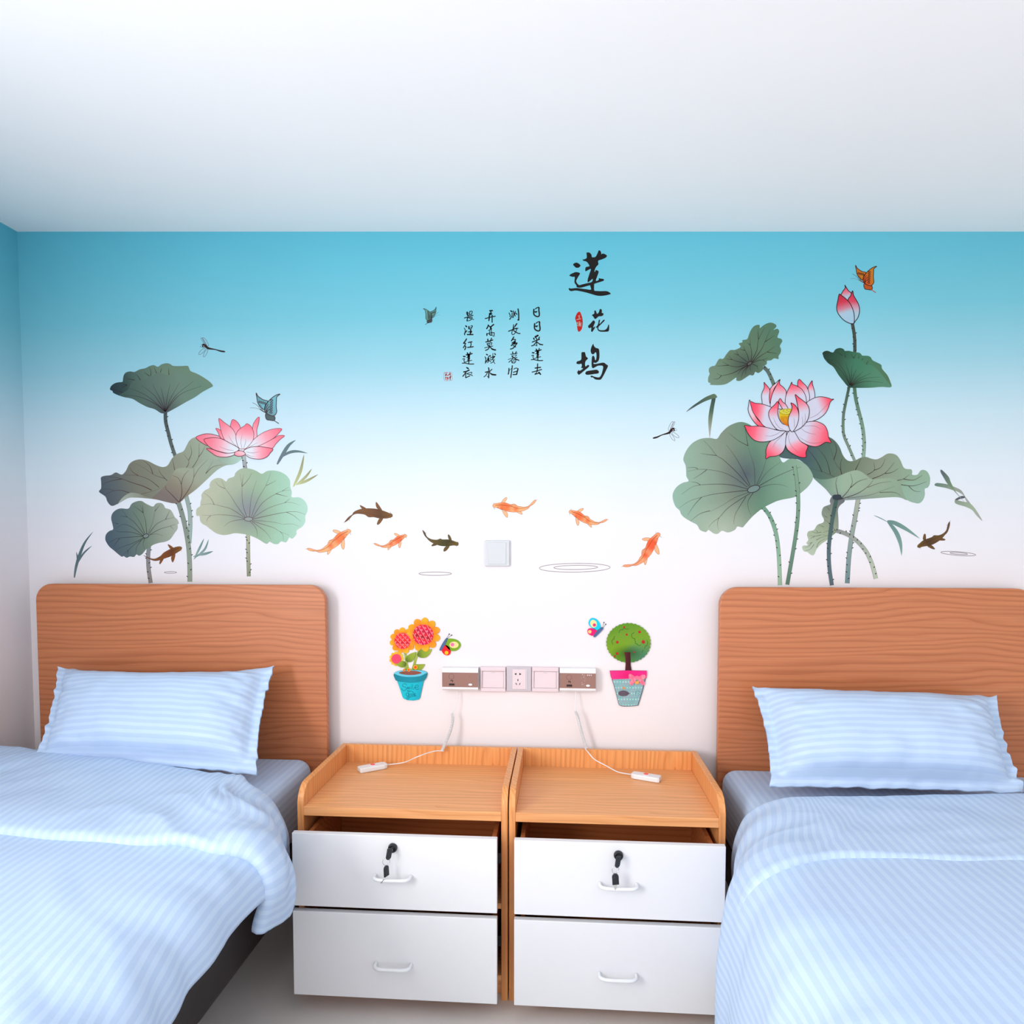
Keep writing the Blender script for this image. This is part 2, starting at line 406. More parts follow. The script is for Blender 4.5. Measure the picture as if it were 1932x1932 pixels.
# ------------------------------------------------------------------ lotus stickers
def LG(f, p0, p1, *st): return lin(f(p0), f(p1), *st)
def sz(f): a, b = f((0, 0)), f((1, 0)); return b[0]-a[0]
VE = C(74, 44, 40)
def leaf(parent, f, outline, col, veins, w=1.1, centre=None, base=10, vcol=VE, extra=None, cfill=None):
    a = Art(f); a.fill(outline, col, step=5)
    if extra:
        for i, (pts, c) in enumerate(extra): a.fill(pts, c, d=1+i, step=5)
    o = a.build('leaf', parent, base)
    v = Art(f)
    for l in veins:
        ww = w
        if isinstance(l[0], (int, float)): ww = l[0]; l = l[1:]
        v.ink(l, ww, vcol, 0, 5, tq)
    if centre:
        c, rx, ry, rot = centre
        if cfill: v.fill(v.ell(c, rx, ry, rot), solid(cfill), 1)
        v.ink(v.ell(c, rx, ry, rot), w*1.3, vcol, 2, 3, None, True)
    v.build('vein', o, base+4)['kind'] = 'stuff'
    return o
def stem(parent, f, pts, w, c0, c1, base=4, thorns=6, edge=True):
    """prickly stalk, w in frame units"""
    a = Art(f); k = sz(f)
    P = [f(p) for p in pts]
    g = lin(P[0], P[-1], (0, c0), (0.5, mixc(c0, c1, .5)), (1, c1))
    a.ink(pts, w*k, g, 0, 6, lambda t: 1)
    if edge:
        S = crom(pts, 6)
        for sg in (-1, 1):
            E = []
            for i, p in enumerate(S):
                q = S[max(0, i-1)]; r = S[min(len(S)-1, i+1)]; dx, dy = r[0]-q[0], r[1]-q[1]; l = math.hypot(dx, dy) or 1
                E.append((p[0]-dy/l*w/2*sg, p[1]+dx/l*w/2*sg))
            a.ink(E[::2]+[E[-1]], 0.6, mixc(c1, C(80, 60, 60), .65), 1, 2, lambda t: 1)
    o = a.build('stem', parent, base)
    S = crom(pts, 8); th = Art(f); rnd = random.Random(int(P[0][0]*7+P[0][1]))
    for i in range(thorns):
        j = int((i+0.6)/thorns*(len(S)-2)); p, q = S[j], S[j+1]; dx, dy = q[0]-p[0], q[1]-p[1]; l = math.hypot(dx, dy) or 1
        e = rnd.choice((-.5, .45, -.15, .2)); nx, ny = -dy/l, dx/l
        c = (p[0]+nx*w*e, p[1]+ny*w*e); s = 1 if e > 0 else -1
        th.ink([c, (c[0]+nx*s*1.9/k-dx/l*1.2/k, c[1]+ny*s*1.9/k-dy/l*1.2/k)], 1.5, C(38, 26, 30), 0)
    th.build('thorn', o, base+3)['kind'] = 'stuff'; return o
def petal(flower, f, pts, tip, foot, cols, base, line=C(150, 50, 62), w=1.0, lines=(), lw=.6):
    a = Art(f); a.fill(pts, LG(f, tip, foot, *cols), step=4.5)
    a.ink(pts, w, line, 1, 4, None, True)
    for l in lines: a.ink(l, lw, mixc(line, C(190, 90, 110), .4), 2, 4, tp)
    return a.build('petal', flower, base)

# ---- left lotus
LL = root('lotus_sticker', 385, 900, 'lotus sticker with one pink bloom above the left bed headboard', 'wall sticker', 'lotus wall stickers')
A1 = fr(180, 620, 260); A2 = fr(180, 800, 300); A3 = fr(350, 720, 260); A4 = fr(350, 860, 260)
stem(LL, A1, [(982, 1160), (985, 1300), (1020, 1450), (1060, 1610), (1120, 1790)], 46, C(66, 74, 78), C(92, 106, 100), 2, 9)
stem(LL, A2, [(1100, 860), (1145, 1060), (1152, 1250), (1140, 1450)], 48, C(150, 168, 158), C(160, 182, 172), 2, 7)
stem(LL, A2, [(1008, 950), (1060, 1120), (1105, 1320), (1135, 1520), (1146, 1720), (1148, 1916)], 54, C(130, 142, 132), C(150, 162, 142), 5, 12)
stem(LL, A2, [(652, 1480), (642, 1600), (646, 1750), (672, 1932)], 46, C(128, 138, 142), C(150, 140, 136), 2, 8)
stem(LL, A4, [(878, 1090), (880, 1400), (888, 1690)], 50, C(176, 180, 150), C(140, 146, 124), 2, 11)
stem(LL, A3, [(815, 1030), (825, 1120), (838, 1225)], 52, C(176, 192, 190), C(150, 150, 152), 2, 5)
gA = LG(A1, (210, 840), (900, 600), (0, C(36, 50, 60)), (.25, C(50, 72, 72)), (.55, C(84, 108, 98)), (1, C(108, 134, 112)))
gA2 = glow(LG(A1, (360, 900), (1500, 700), (0, C(66, 90, 80)), (.3, C(90, 112, 102)), (.7, C(110, 134, 118)), (1, C(104, 134, 114))), A1((960, 1180)), 48, 46, C(66, 72, 78), .95)
leaf(LL, A1, [(205,840),(225,800),(275,765),(330,752),(380,745),(388,700),(400,650),(430,615),(490,600),(550,607),(620,572),(700,555),(760,525),(820,512),(875,535),(930,500),(1000,485),(1050,497),(1090,522),(1190,525),(1290,522),(1310,545),(1335,595),(1420,630),(1510,680),(1590,735),(1640,785),(1645,810),(1610,830),(1500,890),(1400,960),(1280,1025),(1150,1100),(1010,1175),(980,1185),(920,1185),(830,1130),(730,1100),(620,1045),(520,985),(400,960),(310,930),(250,900),(240,875),(210,860)], gA,
 [[(980,1165),(860,1070),(700,985),(560,945),(400,935)],[(980,1165),(870,1060),(700,930),(485,835)],[(980,1160),(900,1040),(820,930),(650,795)],[(980,1160),(920,1010),(800,780)],[(980,1160),(958,1000),(920,820)],[(980,1160),(1005,980),(1050,770)],[(985,1160),(1050,990),(1180,760)],[(985,1160),(1060,1030),(1170,900),(1380,735)],[(985,1165),(1090,1020),(1230,900),(1490,805)],
  [(550,722),(430,700)],[(632,722),(600,670),(565,640)],[(760,668),(685,610)],[(775,665),(780,600),(755,540)],[(858,625),(825,540)],[(913,615),(930,550)],[(1033,650),(1027,550)],[(445,793),(370,770)],[(445,795),(360,825)],[(380,890),(270,865)]], 1.2,
 base=6, vcol=C(52, 26, 30), extra=[([(330,928),(360,915),(420,880),(460,850),(480,810),(520,740),(570,720),(640,725),(700,720),(740,680),(820,660),(870,615),(940,630),(1030,652),(1100,610),(1200,610),(1300,630),(1400,680),(1520,735),(1620,780),(1643,808),(1610,830),(1500,890),(1400,960),(1280,1025),(1150,1100),(1010,1175),(980,1185),(920,1185),(830,1130),(730,1100),(620,1045),(520,985),(400,960)], gA2)])
gB = LG(A2, (60, 850), (1500, 350), (0, C(74, 86, 98)), (.12, C(92, 102, 106)), (.3, C(122, 122, 106)), (.65, C(142, 146, 126)), (1, C(164, 180, 158)))
gB2 = LG(A2, (1010, 960), (1330, 500), (0, C(126, 114, 108)), (.3, C(142, 134, 114)), (.6, C(160, 164, 142)), (1, C(158, 172, 152)))
leaf(LL, A2, [(45,825),(70,780),(70,700),(68,650),(110,630),(190,620),(250,588),(320,615),(370,570),(410,490),(470,445),(550,430),(640,450),(740,500),(820,523),(880,500),(930,420),(990,365),(1070,330),(1110,260),(1150,195),(1230,160),(1400,200),(1600,300),(1770,400),(1750,450),(1680,490),(1580,505),(1480,560),(1350,680),(1230,790),(1110,880),(1030,950),(960,965),(870,950),(750,920),(640,905),(500,895),(400,900),(300,955),(220,993),(180,985),(145,940),(120,880)], gB,
 [[1.5,(685,805),(580,755),(440,710),(300,660),(150,638)],[1.3,(325,667),(200,690),(75,735)],[(410,835),(300,805),(200,820),(100,870)],[.7,(230,815),(160,790),(85,795)],[(520,625),(450,580),(415,520)],[(775,770),(660,680),(520,628),(355,620)],[1.3,(700,610),(660,510),(575,440)],[.7,(850,665),(720,620),(600,540),(470,470)],[(875,690),(800,610),(765,540)],[(965,560),(935,410)],[(1105,530),(1130,490),(1130,440),(1075,370)],[(1135,440),(1170,350),(1155,260)],[(1180,530),(1255,400),(1260,235)],[(1255,400),(1300,340),(1335,265)],
  [1.4,(1015,950),(930,860),(860,790),(852,745)],[1.4,(1020,950),(1050,850),(1045,740),(1010,660),(940,625)],[(1045,735),(1070,640),(1135,560)],[1.4,(1030,940),(1120,820),(1190,680),(1198,535)],[.8,(1195,650),(1260,540),(1370,430)],[(1340,605),(1430,520),(1550,495)],[.6,(1340,605),(1430,450)],[.6,(560,850),(700,815),(820,770)]], 1.1,
 base=8, extra=[([(965,565),(1010,540),(1100,530),(1190,540),(1300,460),(1420,420),(1560,460),(1630,492),(1580,505),(1480,560),(1350,680),(1230,790),(1110,880),(1030,950),(960,965),(860,945),(740,915),(690,898),(800,800),(860,730),(910,660)], gB2),
  ([(270,975),(330,895),(420,838),(520,845),(600,880),(690,905),(600,900),(500,895),(400,900),(300,955)], LG(A2, (270, 970), (600, 880), (0, C(170, 182, 170)), (1, C(140, 142, 122)))),
  ([(1480,440),(1540,465),(1630,493),(1690,485),(1750,450),(1770,400),(1650,330),(1540,390)], LG(A2, (1500, 450), (1760, 420), (0, C(150, 172, 152)), (1, C(176, 206, 190))))])
gC = LG(A2, (130, 1400), (1000, 1230), (0, C(72, 90, 106)), (.3, C(90, 110, 112)), (.55, C(118, 136, 118)), (1, C(172, 178, 162)))
leaf(LL, A2, [(120,1390),(130,1340),(170,1300),(215,1280),(208,1220),(192,1150),(205,1090),(250,1045),(310,1025),(400,1028),(440,970),(500,940),(560,935),(610,965),(640,980),(700,1003),(740,965),(800,960),(835,990),(850,1020),(910,1040),(940,1080),(965,1130),(1000,1165),(1015,1210),(1000,1220),(1000,1270),(960,1330),(910,1400),(850,1430),(770,1445),(700,1470),(660,1500),(620,1520),(570,1580),(530,1600),(500,1585),(470,1615),(420,1610),(380,1625),(345,1605),(320,1612),(270,1575),(230,1540),(170,1490),(130,1430)], gC,
 [[(590,1340),(480,1200),(390,1130),(320,1035)],[(390,1130),(300,1115)],[(600,1330),(540,1190),(455,1065)],[(625,1330),(610,1180),(580,1080),(545,985)],[(583,1080),(465,990)],[(583,1080),(570,975)],[.6,(640,1330),(690,1210),(725,1060),(730,985)],[(722,1060),(785,980)],[(650,1335),(740,1220),(855,1160),(960,1135)],[(852,1160),(905,1050)],[(660,1345),(780,1280),(910,1240),(975,1218)],[.6,(910,1240),(957,1285)],[.7,(660,1350),(740,1335),(830,1360)],[(580,1355),(440,1250),(330,1220),(255,1270)],[(280,1212),(220,1200)],[(575,1360),(440,1315),(290,1310),(240,1292)],[(575,1365),(350,1380),(240,1400),(160,1450)],[(295,1390),(212,1495)],[(590,1380),(450,1450),(350,1485),(235,1535)],[(600,1385),(480,1460),(400,1530),(340,1585)],[(400,1530),(390,1590)],[(560,1410),(500,1500),(490,1580)],[(605,1390),(580,1450),(597,1520)]], .95,
 ((615, 1360), 36, 24, -.25), 6, C(44, 40, 46), cfill=C(128, 138, 134))
gD = glow(glow(LG(A4, (200, 760), (1700, 760), (0, C(192, 194, 168)), (.35, C(172, 184, 158)), (.55, C(156, 184, 154)), (.75, C(162, 202, 176)), (1, C(180, 218, 200))), A4((880, 800)), 75, 62, C(130, 146, 130), .8), A4((880, 760)), 40, 48, C(138, 142, 152), .9)
leaf(LL, A4, [(150,770),(165,735),(205,705),(210,650),(225,595),(225,545),(265,490),(335,450),(338,400),(370,345),(440,312),(510,320),(568,360),(600,320),(680,290),(700,240),(760,190),(830,172),(920,185),(1000,215),(1070,252),(1140,215),(1230,205),(1330,225),(1420,280),(1465,350),(1470,430),(1490,510),(1490,580),(1590,582),(1660,620),(1705,690),(1710,770),(1680,850),(1680,920),(1640,990),(1560,1045),(1555,1100),(1510,1155),(1480,1158),(1455,1145),(1420,1205),(1390,1212),(1340,1200),(1300,1235),(1240,1235),(1180,1205),(1150,1232),(1110,1225),(1040,1180),(960,1140),(860,1105),(700,1085),(600,1105),(520,1110),(430,1085),(350,1030),(295,985),(240,955),(205,910),(195,845),(155,840)], gD,
 [[(840,865),(720,700),(640,570),(560,460),(505,340)],[(555,460),(470,420),(420,360)],[(860,860),(810,700),(793,540),(792,430),(765,250)],[(792,430),(812,260)],[(795,430),(880,330),(930,240)],[(900,855),(920,600),(995,350)],[(925,855),(1010,620),(1125,420),(1200,225)],[(1130,420),(1275,345)],[(940,870),(1080,660),(1265,535),(1360,495),(1475,480)],[.8,(1355,495),(1450,440)],[1.3,(1265,530),(1435,575)],[.8,(950,870),(1150,740),(1390,660),(1500,660),(1605,695)],[(1390,660),(1465,600)],[1.1,(950,885),(1200,830),(1415,790),(1560,785),(1675,822)],[(1415,790),(1520,840),(1615,920)],[.8,(950,905),(1200,925),(1385,965)],[.5,(1380,960),(1500,955),(1605,995)],[(940,915),(1130,975),(1240,1010),(1320,1060),(1455,1115)],[.7,(1325,1060),(1365,1110),(1372,1185)],[(930,920),(1080,1030),(1160,1110),(1200,1175)],[(905,920),(980,1000),(1005,1080),(1003,1140)],[(840,890),(700,905),(600,940),(540,995)],[(830,885),(700,845),(480,825),(360,835),(232,832)],[(355,840),(310,880),(300,925)],[(830,870),(650,750),(500,705),(360,675),(210,688)],[(405,688),(350,590),(262,522)]], .95,
 ((885, 887), 60, 29, 0), 6, C(100, 80, 76), cfill=C(150, 160, 156))
FL = Art(A3); FL.fill([(470,930),(700,860),(830,850),(960,900),(900,1000),(800,1045),(700,1030)], solid(C(232, 236, 242)))
FLO = FL.build('flower', LL, 13)
PK, PKM, WHT = C(250, 112, 134), C(250, 168, 184), C(228, 234, 242)
cols = [(0, PK), (.18, C(250, 132, 150)), (.42, PKM), (.72, WHT), (1, WHT)]
fp = (800, 960)
for i, (pts, tip, ln) in enumerate([
 ([(490,790),(460,720),(425,655),(500,690),(540,800)], (425,655), []),
 ([(635,640),(640,580),(660,533),(700,545),(745,590),(772,660),(760,800),(700,790)], (660,533), []),
 ([(1035,500),(1025,590),(1000,680),(1002,775),(945,830),(930,740),(940,660),(955,590),(1000,520)], (1035,500), []),
 ([(470,515),(480,600),(500,690),(545,810),(620,890),(740,930),(730,850),(710,760),(680,690),(630,635),(540,570)], (470,515), [[(740,930),(660,850),(600,745)]]),
 ([(1390,760),(1330,810),(1270,870),(1200,940),(1020,910),(1140,850),(1250,790),(1310,757)], (1390,760), []),
 ([(1350,662),(1320,710),(1240,790),(1140,850),(1010,910),(900,940),(830,950),(940,830),(1050,740),(1150,690),(1250,662)], (1350,662), [[(850,945),(930,900),(1015,855)]]),
 ([(865,590),(920,630),(955,700),(960,760),(945,830),(860,930),(800,945),(750,930),(720,850),(708,770),(730,700),(780,650),(830,620)], (865,590), [[(795,940),(778,840),(800,740)],[(815,940),(840,870),(848,800)]]),
 ([(150,780),(230,745),(310,732),(400,745),(490,780),(440,830),(330,900),(220,850),(180,820)], (150,780), []),
 ([(295,940),(360,945),(480,985),(600,1005),(760,965),(700,1020),(620,1050),(540,1060),(440,1045),(370,1000)], (295,940), []),
 ([(260,815),(320,795),(400,785),(500,800),(620,860),(750,935),(710,985),(600,1005),(480,980),(380,945),(310,890)], (260,815), [[(680,965),(590,955),(480,910)]]),
 ([(1225,945),(1190,1000),(1150,1050),(1080,1083),(1000,1087),(900,1065),(830,1010),(825,965),(900,925),(1010,910),(1110,920)], (1225,945), [[(850,985),(940,1000),(1035,985)],[(850,1010),(900,1040),(970,1055)]]),
 ([(690,1025),(700,990),(760,970),(820,985),(840,1020),(790,1045),(730,1045)], (740,1050), [])]):
    cl = cols if i < 11 else [(0, C(250, 150, 165)), (1, C(255, 215, 222))]
    petal(FLO, A3, pts, tip, fp, cl, 15+3*i, C(150, 58, 70) if i < 7 else C(112, 44, 54), .95 if i < 7 else 1.15, ln)

# ---- right lotus
RL = root('lotus_sticker', 1510, 860, 'lotus sticker with tall bud and large bloom above the right bed headboard', 'wall sticker', 'lotus wall stickers')
B1 = fr(1320, 590, 260); B2 = fr(1520, 480, 260); B3 = fr(1390, 690, 200); B4 = fr(1250, 780, 310); B5 = fr(1500, 800, 280); B6 = fr(1430, 880, 240); B8 = fr(1540, 700, 180)
stem(RL, B1, [(892, 760), (950, 815), (1000, 910), (1040, 1010), (1075, 1120)], 48, C(86, 98, 96), C(98, 128, 112), 2, 6)
stem(RL, B2, [(655, 965), (682, 1130), (690, 1260), (688, 1390)], 42, C(64, 68, 62), C(60, 78, 62), 2, 8)
stem(RL, B8, [(668, 310), (610, 580), (553, 880), (545, 1150), (565, 1320), (640, 1500), (775, 1810)], 52, C(52, 84, 66), C(130, 152, 134), 2, 11)
stem(RL, B8, [(772, 310), (800, 560), (870, 850), (932, 1100), (965, 1350), (970, 1550), (955, 1750)], 66, C(66, 106, 80), C(140, 172, 150), 2, 15)
stem(RL, B6, [(1525, 480), (1480, 750), (1420, 1080), (1380, 1400), (1356, 1775)], 66, C(168, 176, 158), C(112, 144, 150), 2, 16)
stem(RL, B6, [(80, 620), (170, 740), (240, 900), (290, 1100), (320, 1400), (335, 1805)], 58, C(106, 150, 128), C(160, 196, 166), 2, 13)
gF = glow(glow(LG(B4, (120, 950), (1750, 750), (0, C(146, 182, 164)), (.22, C(140, 164, 144)), (.42, C(126, 140, 122)), (.62, C(98, 136, 112)), (.8, C(120, 156, 132)), (1, C(146, 174, 152))), B4((700, 1380)), 85, 60, C(178, 192, 172), .9), B4((980, 720)), 58, 64, C(78, 86, 98), .92)
leaf(RL, B4, [(120,1000),(125,930),(170,860),(240,815),(305,795),(280,740),(278,680),(270,610),(245,550),(255,490),(290,420),(350,350),(430,305),(500,290),(570,290),(640,298),(690,230),(770,155),(860,112),(940,102),(1030,135),(1100,200),(1250,300),(1350,450),(1410,575),(1480,540),(1550,535),(1640,570),(1720,640),(1770,750),(1720,850),(1620,940),(1550,985),(1380,1020),(1280,1060),(1170,1120),(1060,1210),(970,1310),(940,1340),(880,1330),(850,1370),(770,1400),(700,1380),(650,1415),(600,1410),(540,1370),(510,1395),(440,1370),(405,1310),(330,1270),(250,1220),(215,1180),(200,1140),(150,1090)], gF,
 [[(1030,850),(930,640),(840,490),(750,368)],[(1020,860),(880,700),(720,550),(635,495),(570,410),(485,318)],[(635,495),(540,485),(445,470)],[.9,(1000,870),(850,760),(700,690),(520,660),(400,660),(280,685)],[(520,662),(450,715),(365,768)],[(415,652),(370,635),(295,638)],[(1000,890),(830,845),(650,830),(445,842),(340,870),(220,955)],[(445,842),(400,815),(335,805)],[(1000,905),(800,925),(600,950),(460,985),(320,1030),(195,1112)],[(460,985),(380,1070),(295,1195)],[.8,(1010,930),(850,990),(720,1070),(560,1155)],[(560,1145),(440,1180),(330,1265)],[(1030,940),(900,1020),(760,1120),(670,1220),(590,1280),(540,1338)],[.7,(665,1225),(645,1290),(658,1375)],[(980,980),(910,1090),(850,1200),(838,1305)],[(1065,935),(1010,1020),(1005,1100),(1038,1195)],[.8,(1085,840),(1080,650),(1050,530),(1008,400)],[(1005,385),(970,180)],[(1000,378),(890,320),(780,230)],[.9,(1105,840),(1180,670),(1220,530)],[.8,(1120,840),(1230,690),(1390,570)],[(1140,850),(1300,760),(1540,655),(1630,632)],[.8,(1145,870),(1280,835),(1400,840),(1480,870)]], 1.1,
 ((1070, 888), 74, 38, -.32), 10, C(50, 38, 38), cfill=C(112, 136, 132))
stem(RL, B6, [(555, -10), (600, 300), (612, 600), (592, 900), (540, 1250), (445, 1795)], 54, C(128, 164, 136), C(92, 128, 108), 16, 14)
gG = glow(LG(B5, (150, 350), (1700, 700), (0, C(70, 96, 96)), (.15, C(76, 104, 92)), (.4, C(108, 124, 102)), (.6, C(136, 148, 126)), (1, C(146, 178, 152))), B5((120, 420)), 30, 30, C(62, 84, 96), .8)
gG2 = glow(LG(B5, (300, 740), (1400, 850), (0, C(100, 134, 116)), (.3, C(152, 176, 152)), (.6, C(150, 170, 144)), (1, C(140, 164, 140))), B5((700, 1010)), 90, 24, C(122, 132, 140), .9)
leaf(RL, B5, [(-60,455),(-190,435),(-290,370),(-260,250),(-100,180),(200,150),(300,150),(440,170),(520,220),(580,300),(620,400),(670,465),(730,485),(800,465),(850,440),(920,428),(990,450),(1060,460),(1130,430),(1190,392),(1250,383),(1320,405),(1370,470),(1410,560),(1450,585),(1510,590),(1525,620),(1525,660),(1590,660),(1630,610),(1670,597),(1720,620),(1755,690),(1755,770),(1730,825),(1688,845),(1690,920),(1665,990),(1620,1030),(1560,1028),(1460,990),(1380,962),(1280,952),(1000,970),(800,985),(620,990),(560,990),(480,945),(400,850),(300,760),(240,700),(180,580),(60,470)], gG,
 [[1.4,(575,985),(550,880),(530,770),(548,690)],[1.4,(600,970),(690,870),(745,760),(720,645)],[1.4,(720,830),(820,750),(945,710)],[1.5,(570,985),(800,910),(940,820),(1018,730)],[.9,(945,825),(1100,770),(1255,748)],[.7,(680,965),(950,930),(1130,870),(1300,810)],[1.1,(1100,892),(1290,890),(1375,935)],[1.4,(350,625),(280,480),(150,310)],[1.2,(460,655),(400,450),(290,310)],[1.4,(505,465),(540,330),(500,220)],[1.4,(605,655),(590,540),(610,445)],[1.4,(785,600),(860,445)],[1.3,(940,660),(1030,600),(1025,500)],[1.3,(1025,603),(1120,560),(1175,450)],[1.4,(1005,713),(1170,640),(1290,500)],[1.3,(1170,645),(1260,630),(1345,578)],[1.2,(1330,735),(1410,715),(1485,660)],[1.4,(1410,715),(1540,730),(1655,668)],[1.4,(1380,790),(1540,805),(1712,750)],[1.2,(1480,810),(1550,870),(1635,880)],[.6,(515,688),(350,620),(190,580)],[.6,(600,610),(520,500),(490,400),(430,255)]], 1.2,
 base=8, vcol=C(52, 30, 28), extra=[([(240,700),(330,720),(440,715),(560,680),(680,630),(790,602),(860,620),(930,670),(1000,720),(1100,712),(1230,705),(1330,735),(1400,820),(1430,900),(1460,990),(1380,962),(1280,952),(1000,970),(800,985),(560,990),(480,945),(400,850),(300,760)], gG2),
  ([(1385,800),(1440,755),(1560,740),(1690,740),(1755,760),(1730,825),(1688,845),(1690,920),(1665,990),(1620,1030),(1560,1028),(1465,992),(1410,900)], LG(B5, (1400, 760), (1600, 1020), (0, C(140, 174, 148)), (1, C(152, 182, 164))))])
gJ = LG(B6, (1230, 440), (780, 1330), (0, C(100, 104, 112)), (.25, C(122, 132, 118)), (.6, C(156, 170, 142)), (1, C(184, 198, 176)))
leaf(RL, B6, [(1100,560),(1090,520),(1130,450),(1230,440),(1310,500),(1310,540),(1250,590),(1215,660),(1222,800),(1220,960),(1180,1010),(1060,1110),(960,1180),(890,1260),(860,1330),(830,1350),(790,1335),(750,1300),(700,1290),(672,1240),(685,1205),(740,1200),(755,1190),(735,1160),(765,1115),(745,1040),(770,985),(850,965),(900,890),(990,850),(1000,800),(970,740),(970,680),(1000,615),(1090,580)], gJ,
 [[(1085,665),(1070,640),(1040,610)],[(1055,775),(1010,750),(980,710)],[(1180,980),(1100,880),(1010,805)],[(1000,915),(960,905),(920,885)],[(1190,980),(1100,970),(980,1010)],[(960,1000),(880,1010),(810,990)],[(910,1000),(880,965)],[(1190,990),(1080,1050),(960,1035)],[(955,1040),(870,1060),(780,1050)],[(860,1065),(790,1095)],[(885,1120),(960,1080),(1040,1060)],[(830,1155),(765,1170)],[(810,1160),(770,1215),(710,1230)],[(850,1185),(790,1260),(715,1280)],[(890,1230),(930,1150),(1030,1090)]], .9, None, 10, C(62, 66, 54))
stem(RL, B6, [(1185, 975), (1350, 1030), (1500, 1130), (1640, 1290), (1730, 1480), (1790, 1705)], 58, C(140, 142, 140), C(190, 204, 182), 18, 13)
stem(RL, B6, [(1195, 480), (1130, 800), (1088, 1100), (1075, 1300), (1085, 1550), (1122, 1805)], 54, C(60, 92, 84), C(92, 114, 124), 22, 13)
a = Art(B6); a.fill([(1132,480),(1140,438),(1190,428),(1250,432),(1265,470),(1245,505),(1190,512),(1145,500)], solid(C(46, 56, 66))); a.build('stem_collar', RL, 27)
gE = glow(LG(B1, (200, 980), (1050, 250), (0, C(112, 138, 116)), (.35, C(100, 124, 98)), (.6, C(94, 122, 96)), (1, C(80, 118, 94))), B1((640, 740)), 48, 40, C(58, 72, 68), .95)
leaf(RL, B1, [(120,910),(140,860),(128,820),(135,775),(175,750),(215,740),(250,680),(280,645),(330,645),(370,590),(410,540),(440,522),(500,520),(575,480),(550,440),(560,425),(600,415),(600,385),(665,370),(690,310),(710,260),(745,205),(790,175),(840,172),(845,215),(890,180),(950,148),(1010,140),(1070,170),(1070,205),(1035,242),(1090,225),(1115,265),(1090,345),(1140,365),(1158,400),(1125,465),(1140,510),(1135,560),(1105,610),(1105,648),(1045,640),(1000,668),(945,675),(940,720),(890,755),(885,800),(825,845),(780,830),(760,870),(735,880),(700,875),(640,915),(570,955),(515,950),(512,910),(440,960),(370,1000),(280,1015),(150,1010),(155,985),(122,975)], gE,
 [[(720,690),(800,530),(825,380),(910,210)],[(825,375),(815,230)],[(735,690),(850,540),(915,410),(985,240)],[(915,410),(1050,318)],[(740,695),(850,610),(945,550),(1060,470)],[(945,550),(1085,575)],[(740,705),(820,670),(890,660),(960,630)],[(890,662),(915,685)],[(735,720),(800,750),(815,805)],[(800,750),(815,745)],[(710,735),(705,770),(718,815)],[(690,740),(650,800),(643,860)],[(680,740),(610,830),(580,920)],[(670,740),(580,800),(535,865)],[(670,735),(500,830),(400,865),(305,880),(240,850)],[(305,880),(260,925),(190,928)],[(665,725),(530,760),(410,738),(320,685)],[(410,738),(235,748)],[(670,715),(560,690),(460,658),(410,605)],[(460,658),(370,650)],[(680,700),(600,640),(545,595),(515,535)],[(545,595),(480,572)],[(695,690),(670,600),(635,525),(612,465)],[(635,528),(565,515)],[(715,685),(730,570),(710,455),(705,345)],[(708,455),(670,420)]], 1.2,
 ((700, 712), 36, 22, -.6), 6, C(40, 22, 24), cfill=C(86, 92, 88))
gH = LG(B2, (240, 1400), (1150, 1800), (0, C(22, 48, 38)), (.25, C(40, 84, 62)), (.5, C(62, 118, 90)), (1, C(80, 116, 84)))
gH2 = glow(glow(LG(B2, (300, 1500), (1150, 1750), (0, C(26, 54, 36)), (.3, C(52, 96, 72)), (.6, C(72, 128, 98)), (1, C(84, 136, 108))), B2((620, 1860)), 46, 34, C(30, 58, 50), 1), B2((760, 1520)), 40, 30, C(56, 120, 94), .7)
leaf(RL, B2, [(235,1385),(260,1360),(310,1352),(380,1375),(410,1340),(440,1320),(490,1312),(535,1330),(550,1352),(610,1352),(680,1370),(750,1378),(780,1400),(795,1418),(870,1422),(910,1440),(940,1485),(1010,1520),(1060,1550),(1070,1600),(1110,1650),(1150,1700),(1185,1780),(1198,1860),(1060,1858),(900,1870),(640,1870),(590,1850),(530,1780),(460,1690),(390,1580),(320,1530),(260,1460),(242,1410)], gH,
 [[(625,1840),(570,1740),(480,1610),(340,1500)],[(625,1840),(540,1640),(440,1490)],[(625,1835),(610,1680),(555,1520)],[(630,1830),(650,1560)],[(635,1830),(670,1700),(715,1610)],[(635,1835),(700,1740),(810,1640)],[(640,1835),(740,1750),(910,1665)],[(640,1840),(700,1800),(830,1740),(1040,1718)],[(640,1845),(740,1800),(900,1780),(1085,1800)],[(558,1445),(550,1385)],[(670,1455),(640,1400)],[(675,1455),(705,1395)],[(740,1460),(750,1410)],[(785,1480),(810,1455)],[(850,1540),(880,1485)],[(510,1415),(440,1370)]], 1.1, None, 6, C(34, 22, 18),
 extra=[([(300,1475),(380,1470),(430,1440),(490,1420),(540,1445),(590,1470),(660,1462),(740,1475),(790,1500),(850,1545),(930,1555),(1010,1620),(1080,1700),(1150,1790),(1198,1860),(1060,1858),(900,1870),(640,1870),(590,1850),(530,1780),(460,1690),(390,1580),(330,1530)], gH2)])
bl = Art(B2); bl.fill([(560,800),(680,800),(680,930),(600,930)], solid(C(170, 200, 216)))
BUD = bl.build('flower_bud', RL, 6)
WB = C(168, 198, 216); KL = C(34, 10, 16)
petal(BUD, B2, [(548,430),(570,465),(600,510),(640,550),(620,640),(570,660),(500,580),(520,520),(555,470)], (550,430), (590,650), [(0, C(214, 60, 86)), (.45, C(226, 110, 128)), (.75, WB), (1, WB)], 8, KL, 1.5)
